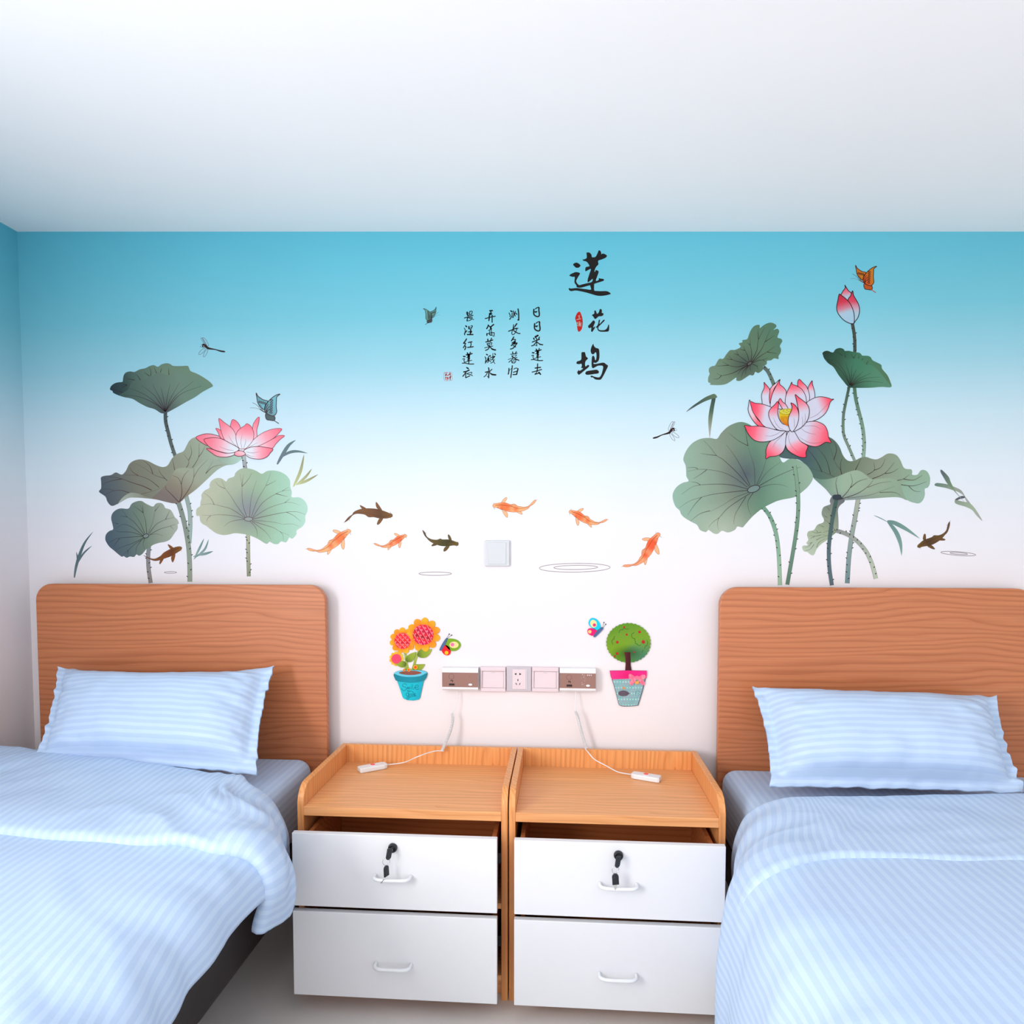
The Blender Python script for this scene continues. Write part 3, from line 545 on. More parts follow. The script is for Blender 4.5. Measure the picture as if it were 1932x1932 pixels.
petal(BUD, B2, [(658,510),(670,570),(700,625),(740,700),(756,790),(735,880),(700,930),(668,968),(640,880),(590,660),(630,580)], (655,515), (680,940), [(0, C(196, 34, 62)), (.35, C(214, 70, 94)), (.62, C(196, 176, 196)), (.75, WB), (1, WB)], 10, KL, 1.5)
petal(BUD, B2, [(470,560),(500,575),(560,620),(630,700),(675,820),(682,920),(668,970),(600,960),(520,910),(450,820),(435,740),(450,650)], (480,560), (600,970), [(0, C(190, 28, 56)), (.3, C(206, 56, 80)), (.5, C(204, 132, 150)), (.62, WB), (1, C(160, 198, 220))], 12, KL, 1.5)
f0 = Art(B3); f0.fill([(300,900),(640,760),(1260,760),(1400,950),(1200,1250),(900,1300),(560,1200)], solid(C(206, 206, 224)))
FR = f0.build('flower', RL, 30)
WH2 = C(208, 208, 226); P0, P1, P2 = C(248, 70, 100), C(244, 104, 126), C(230, 160, 178)
c2 = [(0, P0), (.2, P1), (.45, P2), (.68, WH2), (1, WH2)]
up = lambda x0, y0, y1, x1=None: ((x0, y0), (x1 if x1 is not None else x0, y1))
LK = C(44, 14, 18)
petals = [
 ([(780,255),(720,310),(640,380),(600,450),(585,560),(600,680),(630,600),(680,420),(745,330)], (700,700), (740,300), [(0, P0), (.5, C(240, 120, 140)), (.9, C(232, 190, 200)), (1, WH2)], []),
 ([(495,305),(520,335),(570,390),(600,450),(590,560),(600,680),(640,770),(480,715),(460,640),(450,560),(465,480),(500,400)], (520,330), (540,640), c2, []),
 ([(1370,275),(1375,330),(1400,420),(1420,520),(1410,600),(1320,660),(1310,550),(1295,430),(1310,370)], (1360,300), (1370,560), c2, []),
 ([(1140,250),(1200,310),(1260,370),(1300,450),(1325,560),(1315,650),(1260,700),(1200,500),(1115,380),(1112,290)], (1150,270), (1290,640), c2, []),
 ([(785,250),(775,310),(790,350),(850,400),(900,480),(885,600),(890,700),(925,790),(640,770),(610,690),(640,540),(690,420),(750,310)], (780,280), (770,680), c2, []),
 ([(1000,300),(1010,340),(1100,375),(1190,440),(1250,550),(1265,660),(1255,780),(900,810),(880,700),(885,580),(920,470),(970,370)], (1005,330), (1060,680), c2, []),
 ([(1765,610),(1720,640),(1690,690),(1660,780),(1600,880),(1500,960),(1390,1010),(1280,1030),(1220,950),(1260,700),(1350,620),(1460,575),(1560,570),(1660,590),(1720,612)], (1720,650), (1380,780), c2, [[(1320,960),(1450,900),(1560,800),(1690,655)]]),
 ([(228,625),(245,670),(280,800),(370,970),(520,1125),(400,1105),(300,1010),(230,890),(205,800),(215,720)], (470,1110), (220,760), [(0, P0), (.3, P1), (.65, C(232, 196, 206)), (1, WH2)], []),
 ([(245,655),(330,685),(430,695),(540,725),(640,780),(600,900),(620,1000),(740,1160),(520,1120),(400,990),(300,860),(260,740)], (300,800), (600,860), [(0, P0), (.3, P1), (.55, P2), (.75, WH2), (1, WH2)], []),
 ([(1230,1045),(1400,1015),(1500,1035),(1600,1095),(1650,1200),(1670,1310),(1715,1405),(1620,1395),(1530,1445),(1450,1475),(1350,1465),(1250,1430),(1150,1370),(1080,1290),(1030,1190),(1150,1140)], (1690,1320), (1200,1180), [(0, P0), (.25, P1), (.6, P2), (.85, WH2), (1, WH2)], [[(1205,1105),(1330,1095),(1440,1110),(1535,1165)],[(1165,1145),(1280,1220),(1450,1258)],[(1140,1305),(1280,1390),(1420,1415),(1610,1385)]]),
 ([(880,1195),(900,1280),(885,1440),(850,1550),(780,1620),(700,1650),(600,1660),(528,1697),(530,1620),(530,1540),(560,1450),(600,1390),(720,1290)], (550,1660), (850,1260), c2, [[(880,1205),(780,1320),(700,1400),(648,1500)]]),
 ([(950,1195),(1040,1200),(1150,1370),(1280,1455),(1285,1500),(1255,1580),(1255,1665),(1160,1670),(1060,1630),(950,1560),(895,1480),(885,1380),(905,1270)], (1150,1650), (970,1300), [(0, P0), (.25, P1), (.55, C(244, 150, 168)), (.8, WH2), (1, WH2)], [[(960,1205),(940,1320),(990,1460),(1120,1590)]]),
 ([(140,1092),(260,1105),(400,1103),(560,1132),(720,1175),(835,1192),(885,1195),(780,1290),(650,1360),(540,1385),(420,1388),(320,1360),(240,1290),(180,1200),(155,1130)], (190,1160), (640,1260), [(0, P0), (.3, P1), (.6, P2), (.9, WH2), (1, WH2)], [[(815,1195),(720,1250),(620,1285),(505,1280)]]),
 ([(788,600),(830,660),(890,710),(930,800),(850,810),(800,740),(765,680),(760,645)], (800,640), (880,800), [(0, C(238, 110, 130)), (.6, P2), (1, WH2)], []),
 ([(740,655),(755,720),(740,860),(770,980),(830,1060),(930,1100),(960,1190),(860,1190),(740,1170),(660,1090),(600,980),(575,880),(610,790),(690,710)], (735,680), (760,1080), c2, [[(890,1190),(770,1130),(700,1040),(662,945)]]),
]
for i, (pts, tip, foot, cl, ln) in enumerate(petals):
    petal(FR, B3, pts, tip, foot, cl, 32+3*i, LK, 1.15, ln)
pod = Art(B3)
pod.fill([(768,860),(800,820),(880,790),(960,785),(1005,800),(985,1000),(930,1105),(840,1050),(785,980)], LG(B3, (870, 800), (900, 1090), (0, C(214, 196, 40)), (.35, C(216, 186, 10)), (.7, C(216, 142, 10)), (1, C(206, 98, 10))), step=3)
pod.fill(pod.ell((885, 840), 115, 50), solid(C(214, 204, 70)), 1); pod.ink(pod.ell((885, 840), 115, 50), .6, C(110, 80, 20), 2, 3, None, True)
rr = random.Random(3)
for i in range(14): 
    x, y = 885+rr.uniform(-85, 85), 840+rr.uniform(-30, 28); pod.ink([(x-9, y), (x+9, y-4)], .6, C(120, 100, 20), 2)
for i in range(11):
    x = 800+i*17; pod.ink([(x, 905+rr.uniform(0, 20)), (x+6, 980+rr.uniform(-20, 60))], .7, C(190, 92, 12), 2, 4, tp)
pod.build('seed_pod', FR, 80)
for i, (pts, tip, foot, ln) in enumerate([
 ([(1060,530),(1120,580),(1200,640),(1270,700),(1310,780),(1315,870),(1290,980),(1230,1070),(1140,1150),(1020,1200),(1090,1050),(1125,900),(1110,760),(1080,620)], (1080,560), (1180,1000), [[(1185,1110),(1195,1020),(1185,925)],[(1220,1060),(1245,970),(1235,860)]]),
 ([(980,682),(1040,710),(1090,770),(1120,860),(1120,980),(1090,1090),(1030,1190),(990,1205),(950,1140),(930,1030),(945,920),(990,820),(1000,740)], (1000,720), (1020,1080), [[(1040,1130),(1045,1040),(1035,955)]])]):
    petal(FR, B3, pts, tip, foot, c2, 86+3*i, LK, 1.3, ln)
# ------------------------------------------------------------------ small stickers: reeds, fish, insects, ripples
def blade_thing(name, label, f, blades, px, py, cols, group='reed stickers'):
    r = root(name, *f((px, py)), label, 'wall sticker', group)
    for i, (w, pts) in enumerate(blades):
        a = Art(f); P0, P1 = f(pts[0]), f(pts[-1])
        a.ink(pts, w*sz(f), lin(P0, P1, (0, cols[0]), (1, cols[1])), 0, 7, tb)
        a.build('blade', r, 3+2*i)
    return r
blade_thing('reed_sticker', 'three-bladed green reed sticker beside the left lotus stalk, over the left headboard', A2, [(27,[(1205,1630),(1270,1500),(1320,1390)]),(27,[(1240,1600),(1330,1520),(1377,1400)]),(32,[(1240,1592),(1340,1575),(1432,1545)]),(14,[(1190,1612),(1225,1600),(1270,1590)]),(14,[(1195,1645),(1230,1610),(1270,1595)])], 1280, 1550, (C(150, 172, 168), C(96, 136, 124)))
blade_thing('reed_sticker', 'dark slate two-bladed reed sticker right of the left lotus bloom', A3, [(52,[(1285,1160),(1370,1010),(1450,890),(1548,818)]),(40,[(1340,1062),(1450,995),(1570,978),(1715,1005)])], 1430, 980, (C(104, 118, 132), C(92, 124, 118)))
blade_thing('reed_sticker', 'olive yellow reed sticker with three blades, below the slate reed at left', A3, [(44,[(1512,1474),(1610,1260),(1662,1020)]),(36,[(1550,1450),(1680,1340),(1772,1220)]),(38,[(1560,1440),(1700,1390),(1862,1300)])], 1620, 1330, (C(196, 204, 150), C(140, 136, 96)))
A8 = fr(120, 980, 240)
blade_thing('reed_sticker', 'thin blue-green reed sticker standing at the far left above the headboard corner', A8, [(46,[(163,885),(190,720),(250,520),(330,340),(452,182)]),(28,[(180,800),(212,620),(193,488)]),(28,[(205,680),(300,520),(432,398)])], 250, 560, (C(104, 126, 132), C(74, 100, 108)))
A7 = fr(1220, 720, 160)
r = root('reed_sticker', *A7((1400, 700)), 'bent dark green reed sticker pointing down to the right lotus leaf', 'wall sticker', 'reed stickers')
a = Art(A7); a.fill([(900,692),(1000,590),(1150,480),(1320,365),(1440,310),(1545,280),(1608,350),(1570,375),(1480,395),(1330,450),(1180,525),(1040,610)], LG(A7, (900, 690), (1600, 300), (0, C(110, 122, 130)), (.3, C(58, 78, 74)), (1, C(92, 116, 88)))); a.build('blade', r, 5)
a = Art(A7); a.fill([(1490,380),(1570,365),(1540,560),(1505,800),(1470,1050),(1437,1290),(1412,1080),(1405,850),(1430,650),(1465,480)], LG(A7, (1530, 380), (1436, 1280), (0, C(54, 72, 66)), (.35, C(80, 104, 84)), (.6, C(132, 142, 118)), (1, C(180, 182, 180)))); a.build('blade', r, 3)
blade_thing('reed_sticker', 'drooping two-leaf bamboo sprig sticker right of the right lotus stalks', B5, [(12,[(1030,1190),(1130,1235),(1240,1295)]),(56,[(1200,1265),(1300,1290),(1450,1370),(1625,1492)]),(58,[(1205,1265),(1310,1400),(1370,1550),(1388,1715)])], 1300, 1400, (C(104, 140, 134), C(128, 164, 154)))
A5 = fr(1700, 860, 180)
r = root('reed_sticker', *A5((1150, 800)), 'crossed grey-green grass blade sticker at the far right edge', 'wall sticker', 'reed stickers')
for i, (pts, g) in enumerate([
 ([(705,555),(800,555),(950,580),(1080,630),(1220,700),(1310,840),(1410,970),(1330,930),(1260,800),(1130,720),(1060,700),(900,650),(690,608)], LG(A5, (700, 580), (1400, 960), (0, C(96, 128, 112)), (.5, C(150, 160, 144)), (1, C(168, 168, 170)))),
 ([(1090,885),(1200,820),(1270,815),(1295,850),(1180,880),(1140,900)], solid(C(86, 90, 98))),
 ([(1090,895),(1160,905),(1290,935),(1380,950),(1500,1070),(1650,1320),(1520,1200),(1440,1100),(1300,1030),(1110,970)], LG(A5, (1100, 930), (1640, 1310), (0, C(140, 156, 136)), (.5, C(160, 178, 152)), (1, C(170, 172, 166)))),
 ([(820,282),(960,420),(1000,520),(1060,640),(1120,740),(1290,940),(1180,830),(1060,700),(940,570),(860,440),(798,325)], LG(A5, (820, 300), (1280, 930), (0, C(88, 96, 104)), (.3, C(106, 126, 110)), (.5, C(116, 146, 110)), (1, C(170, 172, 170))))]):
    a = Art(A5); a.fill(pts, g, sub=3); a.build('blade', r, 3+2*i)

def ripple(label, f, rings, w=.9):
    r = root('ripple_sticker', *f(rings[0][0]), label, 'wall sticker', 'ripple stickers')
    for c, rx, ry, rot in rings:
        a = Art(f); a.ink(a.ell(c, rx, ry, rot, 32), w, C(112, 90, 92), 0, 3, None, True); a.build('ring', r, 2)
FB1 = fr(560, 930, 200); FB2 = fr(690, 930, 200); FB3 = fr(900, 910, 280); FB4 = fr(1160, 980, 120); FB6 = fr(1700, 960, 160)
ripple('tiny brown ripple ring sticker under the fish by the left lotus', A2, [((913, 1803), 74, 10, 0)], .8)
ripple('single flat ripple ring sticker below the small olive fish', FB2, [((1267, 1472), 296, 30, 0)])
ripple('double ripple ring sticker right of the blank wall plate', FB3, [((1272, 1112), 460, 57, -.012), ((1285, 1108), 286, 27, -.012)])
ripple('tilted double ripple ring sticker under the brown fish at right', FB6, [((1305, 1020), 397, 42, .075), ((1315, 1018), 200, 20, .075)])

def cplx(p): return complex(p[0], p[1])
def simil(a0, a1, b0, b1, mirror=False):
    """map a0->b0, a1->b1 (rotation, scale, optional mirror)"""
    A0, A1, D0, D1 = cplx(a0), cplx(a1), cplx(b0), cplx(b1)
    if mirror: A0, A1 = A0.conjugate(), A1.conjugate()
    m = (D1-D0)/(A1-A0)
    def f(p):
        z = cplx(p)
        if mirror: z = z.conjugate()
        q = D0+m*(z-A0); return (q.real, q.imag)
    return f
def orange_fish(label, f, dark=0.0):
    base, red, line = mixc(C(252, 178, 122), C(250, 160, 112), dark), mixc(C(250, 122, 66), C(250, 92, 48), dark), C(176, 96, 60)
    r = root('koi_sticker', *f((930, 900)), label, 'wall sticker', 'koi fish stickers')
    for pts in ([(1070,570),(960,555),(870,570),(830,600),(870,635),(960,650),(1020,650)], [(1255,745),(1310,850),(1345,960),(1345,1055),(1290,1040),(1215,940),(1230,830)], [(890,1270),(985,1170),(965,1290),(930,1380),(895,1340)]):
        a = Art(f); a.fill(pts, solid(mixc(base, C(255, 205, 160), .4))); a.ink(pts, .6, line, 1, 4, None, True); a.build('fin', r, 2)
    body = [(245,1420),(280,1385),(380,1370),(500,1365),(600,1340),(700,1260),(760,1160),(810,1085),(815,1030),(830,940),(925,860),(980,720),(1040,620),(1100,560),(1170,500),(1250,430),(1310,400),(1370,430),(1380,475),(1330,545),(1300,620),(1270,720),(1220,790),(1200,880),(1140,990),(1080,1080),(990,1180),(880,1280),(770,1350),(640,1405),(540,1400),(420,1440),(300,1440)]
    a = Art(f); p1 = f((1120, 760)); p2 = f((930, 1090)); q = abs(cplx(f((245, 1420)))-cplx(f((1330, 430))))
    g = lambda p: mixc(mixc(base, red, max(0, 1.6-math.hypot(p[0]-p1[0], p[1]-p1[1])/(q*.13))), red, max(0, 1.25-math.hypot(p[0]-p2[0], p[1]-p2[1])/(q*.075)))
    a.fill(body, g, step=2.2); a.ink(body, .6, line, 1, 4, None, True)
    a.ink([(1290,475),(1150,620),(1040,790),(950,930),(880,1100),(760,1250),(600,1370),(440,1425)], 1.0, C(150, 58, 22), 2, 5, lambda t: 1-.5*t)
    a.inks([[(830,940),(970,870)], [(815,1030),(960,900)]], .5, line, 2)
    a.ink([(245,1422),(200,1445)], .5, line, 2); a.ink([(1375,505),(1412,545)], .6, C(90, 90, 70), 2); a.ink([(1255,410),(1240,375)], .4, C(120, 110, 100), 2)
    a.fill(a.ell((1282, 588), 14, 12), solid(C(120, 50, 20)), 2); a.ink([(1205,700),(1250,690),(1255,730),(1215,750)], .5, C(140, 60, 30), 2)
    a.build('body', r, 4)
h0, t0 = (1340, 440), (245, 1425)
orange_fish('small red-orange koi sticker climbing steeply right of the double ripple', FB4, 1.0)
orange_fish('largest orange koi sticker swimming up, right of the left lotus leaf', simil(h0, t0, FB1((965, 690)), FB1((185, 1022))))
orange_fish('small pink-orange koi sticker between the brown and the olive fish', simil(h0, t0, FB2((735, 778)), FB2((152, 925))), .5)
orange_fish('pale orange koi sticker with raised tail above the blank wall plate', simil(h0, t0, FB3((215, 305)), FB3((770, 232)), True), .1)
orange_fish('orange koi sticker diving left above the double ripple', simil(h0, t0, FB3((1208, 380)), FB3((1698, 486)), True), .4)
def dark_fish(label, f, body, fins, c, back, whisk):
    r = root('koi_sticker', *f(body[len(body)//2]), label, 'wall sticker', 'koi fish stickers')
    for p in fins:
        a = Art(f); a.fill(p, solid(mixc(c, C(150, 100, 50), .25))); a.ink(p, .5, mixc(c, C(30, 15, 5), .5), 1, 3, None, True); a.build('fin', r, 2)
    a = Art(f); P0, P1 = f(body[0]), f(back[0])
    a.fill(body, lin(P0, P1, (0, mixc(c, C(110, 66, 60), .4)), (.45, mixc(c, C(150, 110, 50), .22)), (.62, c), (.8, mixc(c, C(40, 25, 10), .35)), (1, mixc(c, C(130, 95, 30), .5))), step=2.5)
    a.ink(body, .5, mixc(c, C(25, 12, 5), .45), 1, 4, None, True)
    a.ink(back, .9, mixc(c, C(20, 10, 4), .65), 1, 5, lambda t: 1-.7*t)
    a.inks(whisk, .5, mixc(c, C(90, 80, 80), .5), 1); a.build('body', r, 4)
dark_fish('large brown koi sticker facing right, above the small olive one', FB1, [(870,535),(900,490),(950,435),(1010,395),(1030,360),(1080,325),(1180,292),(1300,283),(1430,290),(1520,310),(1600,335),(1690,370),(1720,375),(1742,395),(1742,430),(1715,445),(1650,462),(1580,465),(1500,462),(1400,440),(1310,440),(1240,395),(1150,380),(1080,380),(1020,405),(970,460),(930,500)],
 [[(1445,165),(1500,230),(1555,325),(1480,295),(1445,240)],[(1150,230),(1180,235),(1265,285),(1195,290)],[(1510,465),(1570,470),(1520,550),(1475,580),(1463,560),(1480,510)]], C(112, 70, 38), [(1690,412),(1550,428),(1400,400),(1250,360),(1100,355)], [[(1705,372),(1708,340)],[(1700,448),(1718,470)],[(875,535),(852,543)],[(960,480),(962,505)]])
dark_fish('small olive-black koi sticker facing right above a flat ripple', FB2, [(1035,680),(1080,720),(1110,790),(1160,830),(1220,850),(1300,855),(1360,835),(1400,850),(1500,850),(1570,865),(1640,890),(1685,905),(1690,940),(1670,962),(1600,955),(1530,965),(1470,970),(1380,965),(1300,945),(1240,920),(1170,880),(1120,830),(1070,770)],
 [[(1505,758),(1540,790),(1565,860),(1520,850),(1500,790)],[(1470,970),(1530,965),(1480,1040),(1425,1068),(1425,1020)],[(1245,920),(1300,945),(1215,970),(1203,955)]], C(74, 68, 24), [(1640,915),(1500,890),(1380,900),(1220,880)], [[(1655,960),(1653,982)],[(1670,905),(1685,890)],[(1090,745),(1104,720)]])
dark_fish('brown koi sticker diving left beside the tilted ripple at right', A5, [(985,1335),(985,1400),(965,1480),(935,1550),(880,1610),(830,1670),(770,1720),(680,1775),(600,1810),(520,1825),(430,1840),(375,1862),(335,1850),(335,1815),(370,1780),(440,1720),(500,1690),(620,1650),(670,1612),(760,1612),(850,1575),(915,1510),(935,1440),(955,1370)],
 [[(450,1700),(445,1660),(465,1590),(495,1590),(500,1690)],[(530,1825),(610,1810),(660,1850),(685,1890),(620,1880)],[(780,1710),(830,1670),(890,1690),(880,1712)]], C(92, 64, 34), [(390,1815),(540,1740),(700,1670),(850,1610)], [[(380,1860),(398,1885)],[(985,1340),(1000,1310)],[(940,1410),(922,1392)]])
dark_fish('rust brown koi sticker crossing the small left lotus leaf stalk', A2, [(585,1595),(650,1625),(720,1638),(790,1605),(830,1565),(900,1525),(960,1500),(1020,1488),(1050,1500),(1040,1530),(980,1570),(920,1605),(850,1630),(780,1655),(710,1660),(640,1630)],
 [[(880,1465),(910,1475),(945,1505),(915,1520)],[(925,1610),(970,1580),(960,1640),(940,1680),(925,1655)],[(790,1655),(830,1635),(790,1700),(778,1690)]], C(126, 66, 22), [(1010,1510),(920,1550),(820,1610),(700,1645)], [[(1040,1530),(1042,1545)]])

def butterfly(label, f, ca, cb, cbody, ink, s=1.0):
    r = root('butterfly_sticker', *f((1150, 350)), label, 'wall sticker', 'printed butterfly stickers')
    wl = [(990,158),(1010,195),(1030,215),(1090,255),(1155,275),(1120,330),(1105,390),(1060,370),(1015,300),(1003,240)]
    wr = [(1325,175),(1280,215),(1275,270),(1272,350),(1278,430),(1235,480),(1160,460),(1110,410),(1115,350),(1150,290),(1210,230),(1270,190)]
    hw = [(1128,450),(1180,470),(1250,490),(1245,545),(1180,540),(1140,532),(1122,490)]
    for nm, pts, g, b in (('hind_wing', hw, solid(cbody), 2), ('wing', wl, LG(f, (1000, 200), (1110, 380), (0, mixc(ca, cbody, .45)), (1, ca)), 4), ('wing', wr, LG(f, (1110, 400), (1270, 330), (0, cb), (.6, mixc(ca, cb, .35)), (1, ca)), 4)):
        a = Art(f); a.fill(pts, g, sub=4, step=3*s); a.ink(pts, 1.5*s, ink, 1, 4, None, True)
        if nm == 'wing' and pts is wl:
            for i in range(4): a.ink(a.ell((1035+i*26, 285+i*6), 8, 15, .1, 8), 1.2*s, ink, 2, 2, None, True)
            a.inks([[(1040,320),(1090,390)],[(1030,340),(1075,385)]], .8*s, ink, 2)
        if pts is wr:
            for i in range(6): a.ink(a.ell((1208-i*2, 262+i*34), 17, 11, .3, 8), 1.3*s, ink, 2, 2, None, True)
            a.inks([[(1135,430),(1130,370),(1160,320)],[(1135,435),(1150,380),(1180,345)],[(1135,440),(1160,400),(1185,385)]], 1.2*s, ink, 2)
        a.build(nm, r, b)
    a = Art(f); a.ink([(1045,385),(1080,410),(1140,450)], 2.0*s, mixc(ink, cbody, .3), 0, 5, tp); a.ink([(1240,545),(1305,586)], 1.6*s, cbody, 0)
    a.ink([(1060,400),(1000,330),(940,295)], .7*s, ink, 0, 5, lambda t: 1); a.ink([(1050,395),(980,370),(905,370)], .6*s, mixc(ink, C(150, 190, 200), .4), 0, 5, lambda t: 1)
    a.build('body', r, 7)
butterfly('teal butterfly sticker hovering over the left lotus bloom', A3, C(116, 182, 194), C(96, 124, 130), C(74, 96, 98), C(66, 46, 54))
butterfly('orange butterfly sticker beside the lotus bud, top right', simil((990, 158), (1300, 585), B2((699, 152)), B2((975, 532))), C(196, 120, 24), C(206, 66, 20), C(186, 80, 18), C(60, 16, 10), .92)
MBf = fr(790, 560, 80)
butterfly('small dark grey butterfly sticker left of the poem columns', simil((990, 158), (1300, 585), MBf((800, 460)), MBf((305, 1270)), True), C(98, 150, 142), C(62, 80, 74), C(58, 62, 62), C(30, 22, 24), .55)
def dragonfly(label, f, s=1.0):
    r = root('dragonfly_sticker', *f((1600, 270)), label, 'wall sticker', 'dragonfly stickers'); K = C(36, 8, 10); KW = C(96, 50, 62)
    a = Art(f); a.fill([(1500,215),(1540,220),(1590,262),(1680,285),(1760,305),(1800,310),(1822,322),(1805,333),(1750,325),(1680,300),(1580,290),(1535,262),(1502,262)], solid(K)); a.fill(a.ell((1520, 246), 8, 8), solid(C(200, 190, 190)), 1)
    a.inks([[(1500,228),(1475,230)],[(1502,258),(1465,252)]], .6*s, K, 0); a.build('body', r, 4)
    for c, rx, ry, ro in (((1545, 185), 70, 20, 1.0), ((1518, 180), 62, 12, .95), ((1495, 320), 60, 20, -.75), ((1545, 342), 62, 18, -1.1)):
        a = Art(f); a.ink(a.ell(c, rx, ry, ro, 14), .65*s, KW, 0, 3, None, True); a.build('wing', r, 2)
dragonfly('dragonfly sticker flying left above the left lotus, under the blue', A1)
dragonfly('dragonfly sticker heading right toward the large right lotus leaf', simil((1515, 240), (1820, 322), A7((610, 1095)), A7((140, 1288)), True))

# ------------------------------------------------------------------ calligraphy
INK = C(14, 7, 8)
T1 = fr(1060, 460, 100); T2 = fr(1070, 560, 100); T3 = fr(1070, 630, 100)
def glyph(label, f, polys):
    r = root('calligraphy_character', *f(polys[0][0]), label, 'wall lettering', 'large title characters')
    for p in polys:
        a = Art(f); a.fill(p, solid(INK), sub=3); a.build('brush_stroke', r, 2)
glyph('topmost and largest black brush character of the title column', T1, [
 [(900,330),(920,315),(990,315),(1040,345),(1080,400),(1100,485),(1200,485),(1240,460),(1290,370),(1340,250),(1380,240),(1430,300),(1440,385),(1480,355),(1560,370),(1640,420),(1645,450),(1600,505),(1460,570),(1325,620),(1335,750),(1260,830),(1200,950),(1195,1015),(1215,1020),(1225,965),(1265,960),(1345,1015),(1290,1190),(1240,1350),(1340,1320),(1350,1250),(1400,1265),(1510,1280),(1535,1310),(1520,1350),(1400,1390),(1200,1455),(1180,1500),(1180,1690),(1240,1715),(1440,1725),(1640,1725),(1775,1800),(1760,1840),(1600,1880),(1440,1900),(1280,1890),(1100,1840),(900,1780),(600,1715),(480,1705),(340,1725),(270,1690),(250,1640),(275,1605),(320,1630),(540,1612),(700,1630),(880,1652),(1060,1670),(1040,1560),(1020,1515),(850,1560),(690,1600),(550,1585),(530,1520),(470,1430),(460,1360),(470,1210),(390,1205),(280,1165),(310,1115),(480,1035),(570,1035),(650,1060),(660,1100),(600,1200),(530,1330),(530,1380),(560,1440),(630,1505),(720,1485),(900,1440),(1090,1390),(1120,1280),(970,1400),(940,1380),(945,1290),(1000,1110),(1060,930),(1010,930),(880,1000),(855,980),(860,880),(900,840),(1000,820),(985,760),(930,680),(860,635),(795,625),(755,575),(820,565),(890,530),(910,480)],
 [(410,770),(440,715),(530,685),(610,715),(685,790),(640,850),(590,875),(510,870),(460,820)]])
glyph('middle black brush character of the title column, beside the red oval seal', T2, [
 [(905,665),(990,610),(985,550),(1000,510),(1025,490),(1050,520),(1085,610),(1120,605),(1160,550),(1185,460),(1220,440),(1260,470),(1270,530),(1260,580),(1310,595),(1330,635),(1300,685),(1230,710),(1150,715),(1080,775),(1015,810),(960,730)],
 [(800,1025),(870,950),(940,870),(975,860),(1015,910),(1010,960),(970,1050),(955,1120),(1030,1075),(1010,1140),(930,1265),(900,1280),(870,1240),(880,1125),(810,1145),(770,1110),(770,1045)],
 [(1150,860),(1180,835),(1200,850),(1180,985),(1240,930),(1330,835),(1370,850),(1360,880),(1240,1000),(1160,1080),(1140,1130),(1150,1180),(1200,1215),(1340,1215),(1420,1180),(1470,1110),(1500,1020),(1530,1030),(1530,1200),(1500,1260),(1400,1275),(1210,1270),(1130,1230),(1100,1170),(1100,1125),(1070,1135),(1055,1100),(1110,1030),(1135,960)]])
glyph('lowest black brush character of the title column', T3, [
 [(520,700),(550,665),(640,665),(660,700),(690,820),(760,895),(680,985),(655,1080),(670,1190),(750,1130),(810,1160),(760,1230),(640,1330),(480,1460),(420,1490),(370,1420),(385,1360),(430,1315),(460,1345),(580,1260),(510,1235),(535,1170),(520,1090),(430,1105),(335,1075),(370,1000),(440,980),(515,920)],
 [(955,360),(980,440),(1050,510),(1155,550),(1180,760),(1165,930),(1110,1020),(1030,1060),(970,1045),(975,1095),(1100,1085),(1320,1045),(1420,1105),(1490,1165),(1430,1310),(1330,1510),(1230,1660),(1100,1670),(1010,1650),(940,1590),(880,1585),(850,1540),(900,1520),(1000,1560),(1150,1585),(1220,1530),(1280,1380),(1310,1180),(1180,1155),(1090,1175),(950,1250),(900,1200),(890,1050),(905,850),(950,790),(1000,850),(1020,950),(1055,930),(1070,800),(1060,700),(1030,670),(990,720),(940,745),(890,720),(860,650),(860,570),(900,440)],
 [(660,1440),(690,1380),(750,1350),(1050,1305),(1120,1330),(1160,1380),(1130,1440),(1000,1460),(800,1490),(700,1485)]])
r = root('seal_sticker', *T2((440, 900)), 'red oval seal sticker left of the middle title character', 'wall sticker')
a = Art(T2); a.fill([(450,540),(490,580),(540,720),(570,870),(560,1060),(520,1200),(440,1275),(390,1240),(370,1150),(350,980),(300,830),(295,760),(340,630),(400,560)], solid(C(180, 12, 6))); a.build('seal_face', r, 2)
a = Art(T2)
a.inks([[(410,700),(462,680)],[(428,757),(468,742)],[(436,690),(438,810)],[(350,832),(505,802)],[(395,920),(368,962),(402,985)],[(402,985),(375,1050)],[(392,1000),(396,1060)],[(440,910),(436,1075)],[(455,905),(475,930)],[(462,960),(465,1070)],[(510,940),(502,1075)],[(475,985),(512,980)],[(475,1030),(510,1028)],[(470,1075),(512,1072)]], .95, C(206, 196, 186)); a.build('seal_lettering', r, 4)['kind'] = 'stuff'
S1 = fr(820, 690, 50); r = root('seal_sticker', *S1((970, 790)), 'tiny square red seal sticker below the leftmost poem column', 'wall sticker')
a = Art(S1); a.ink([(690,500),(960,480),(1250,490),(1270,780),(1285,1050),(1000,1080),(800,1110),(700,1040),(675,780)], .8, C(176, 150, 160), 0, 3, None, True); a.build('seal_border', r, 2)
a = Art(S1); a.inks([[(740,550),(800,540)],[(790,640),(785,740)],[(900,510),(860,650),(920,720),(980,690)],[(850,640),(800,700)],[(1110,490),(1130,560),(1060,620),(1020,700)],[(1080,600),(1180,600)],[(1100,640),(1180,730)],[(790,850),(790,1010)],[(800,830),(860,860)],[(910,850),(980,880),(930,960)],[(920,880),(910,1050)],[(1180,780),(1080,840),(1040,980)],[(1140,830),(1150,1030)],[(1180,800),(1150,900)]], 1.5, C(204, 74, 60)); a.build('seal_lettering', r, 3)['kind'] = 'stuff'

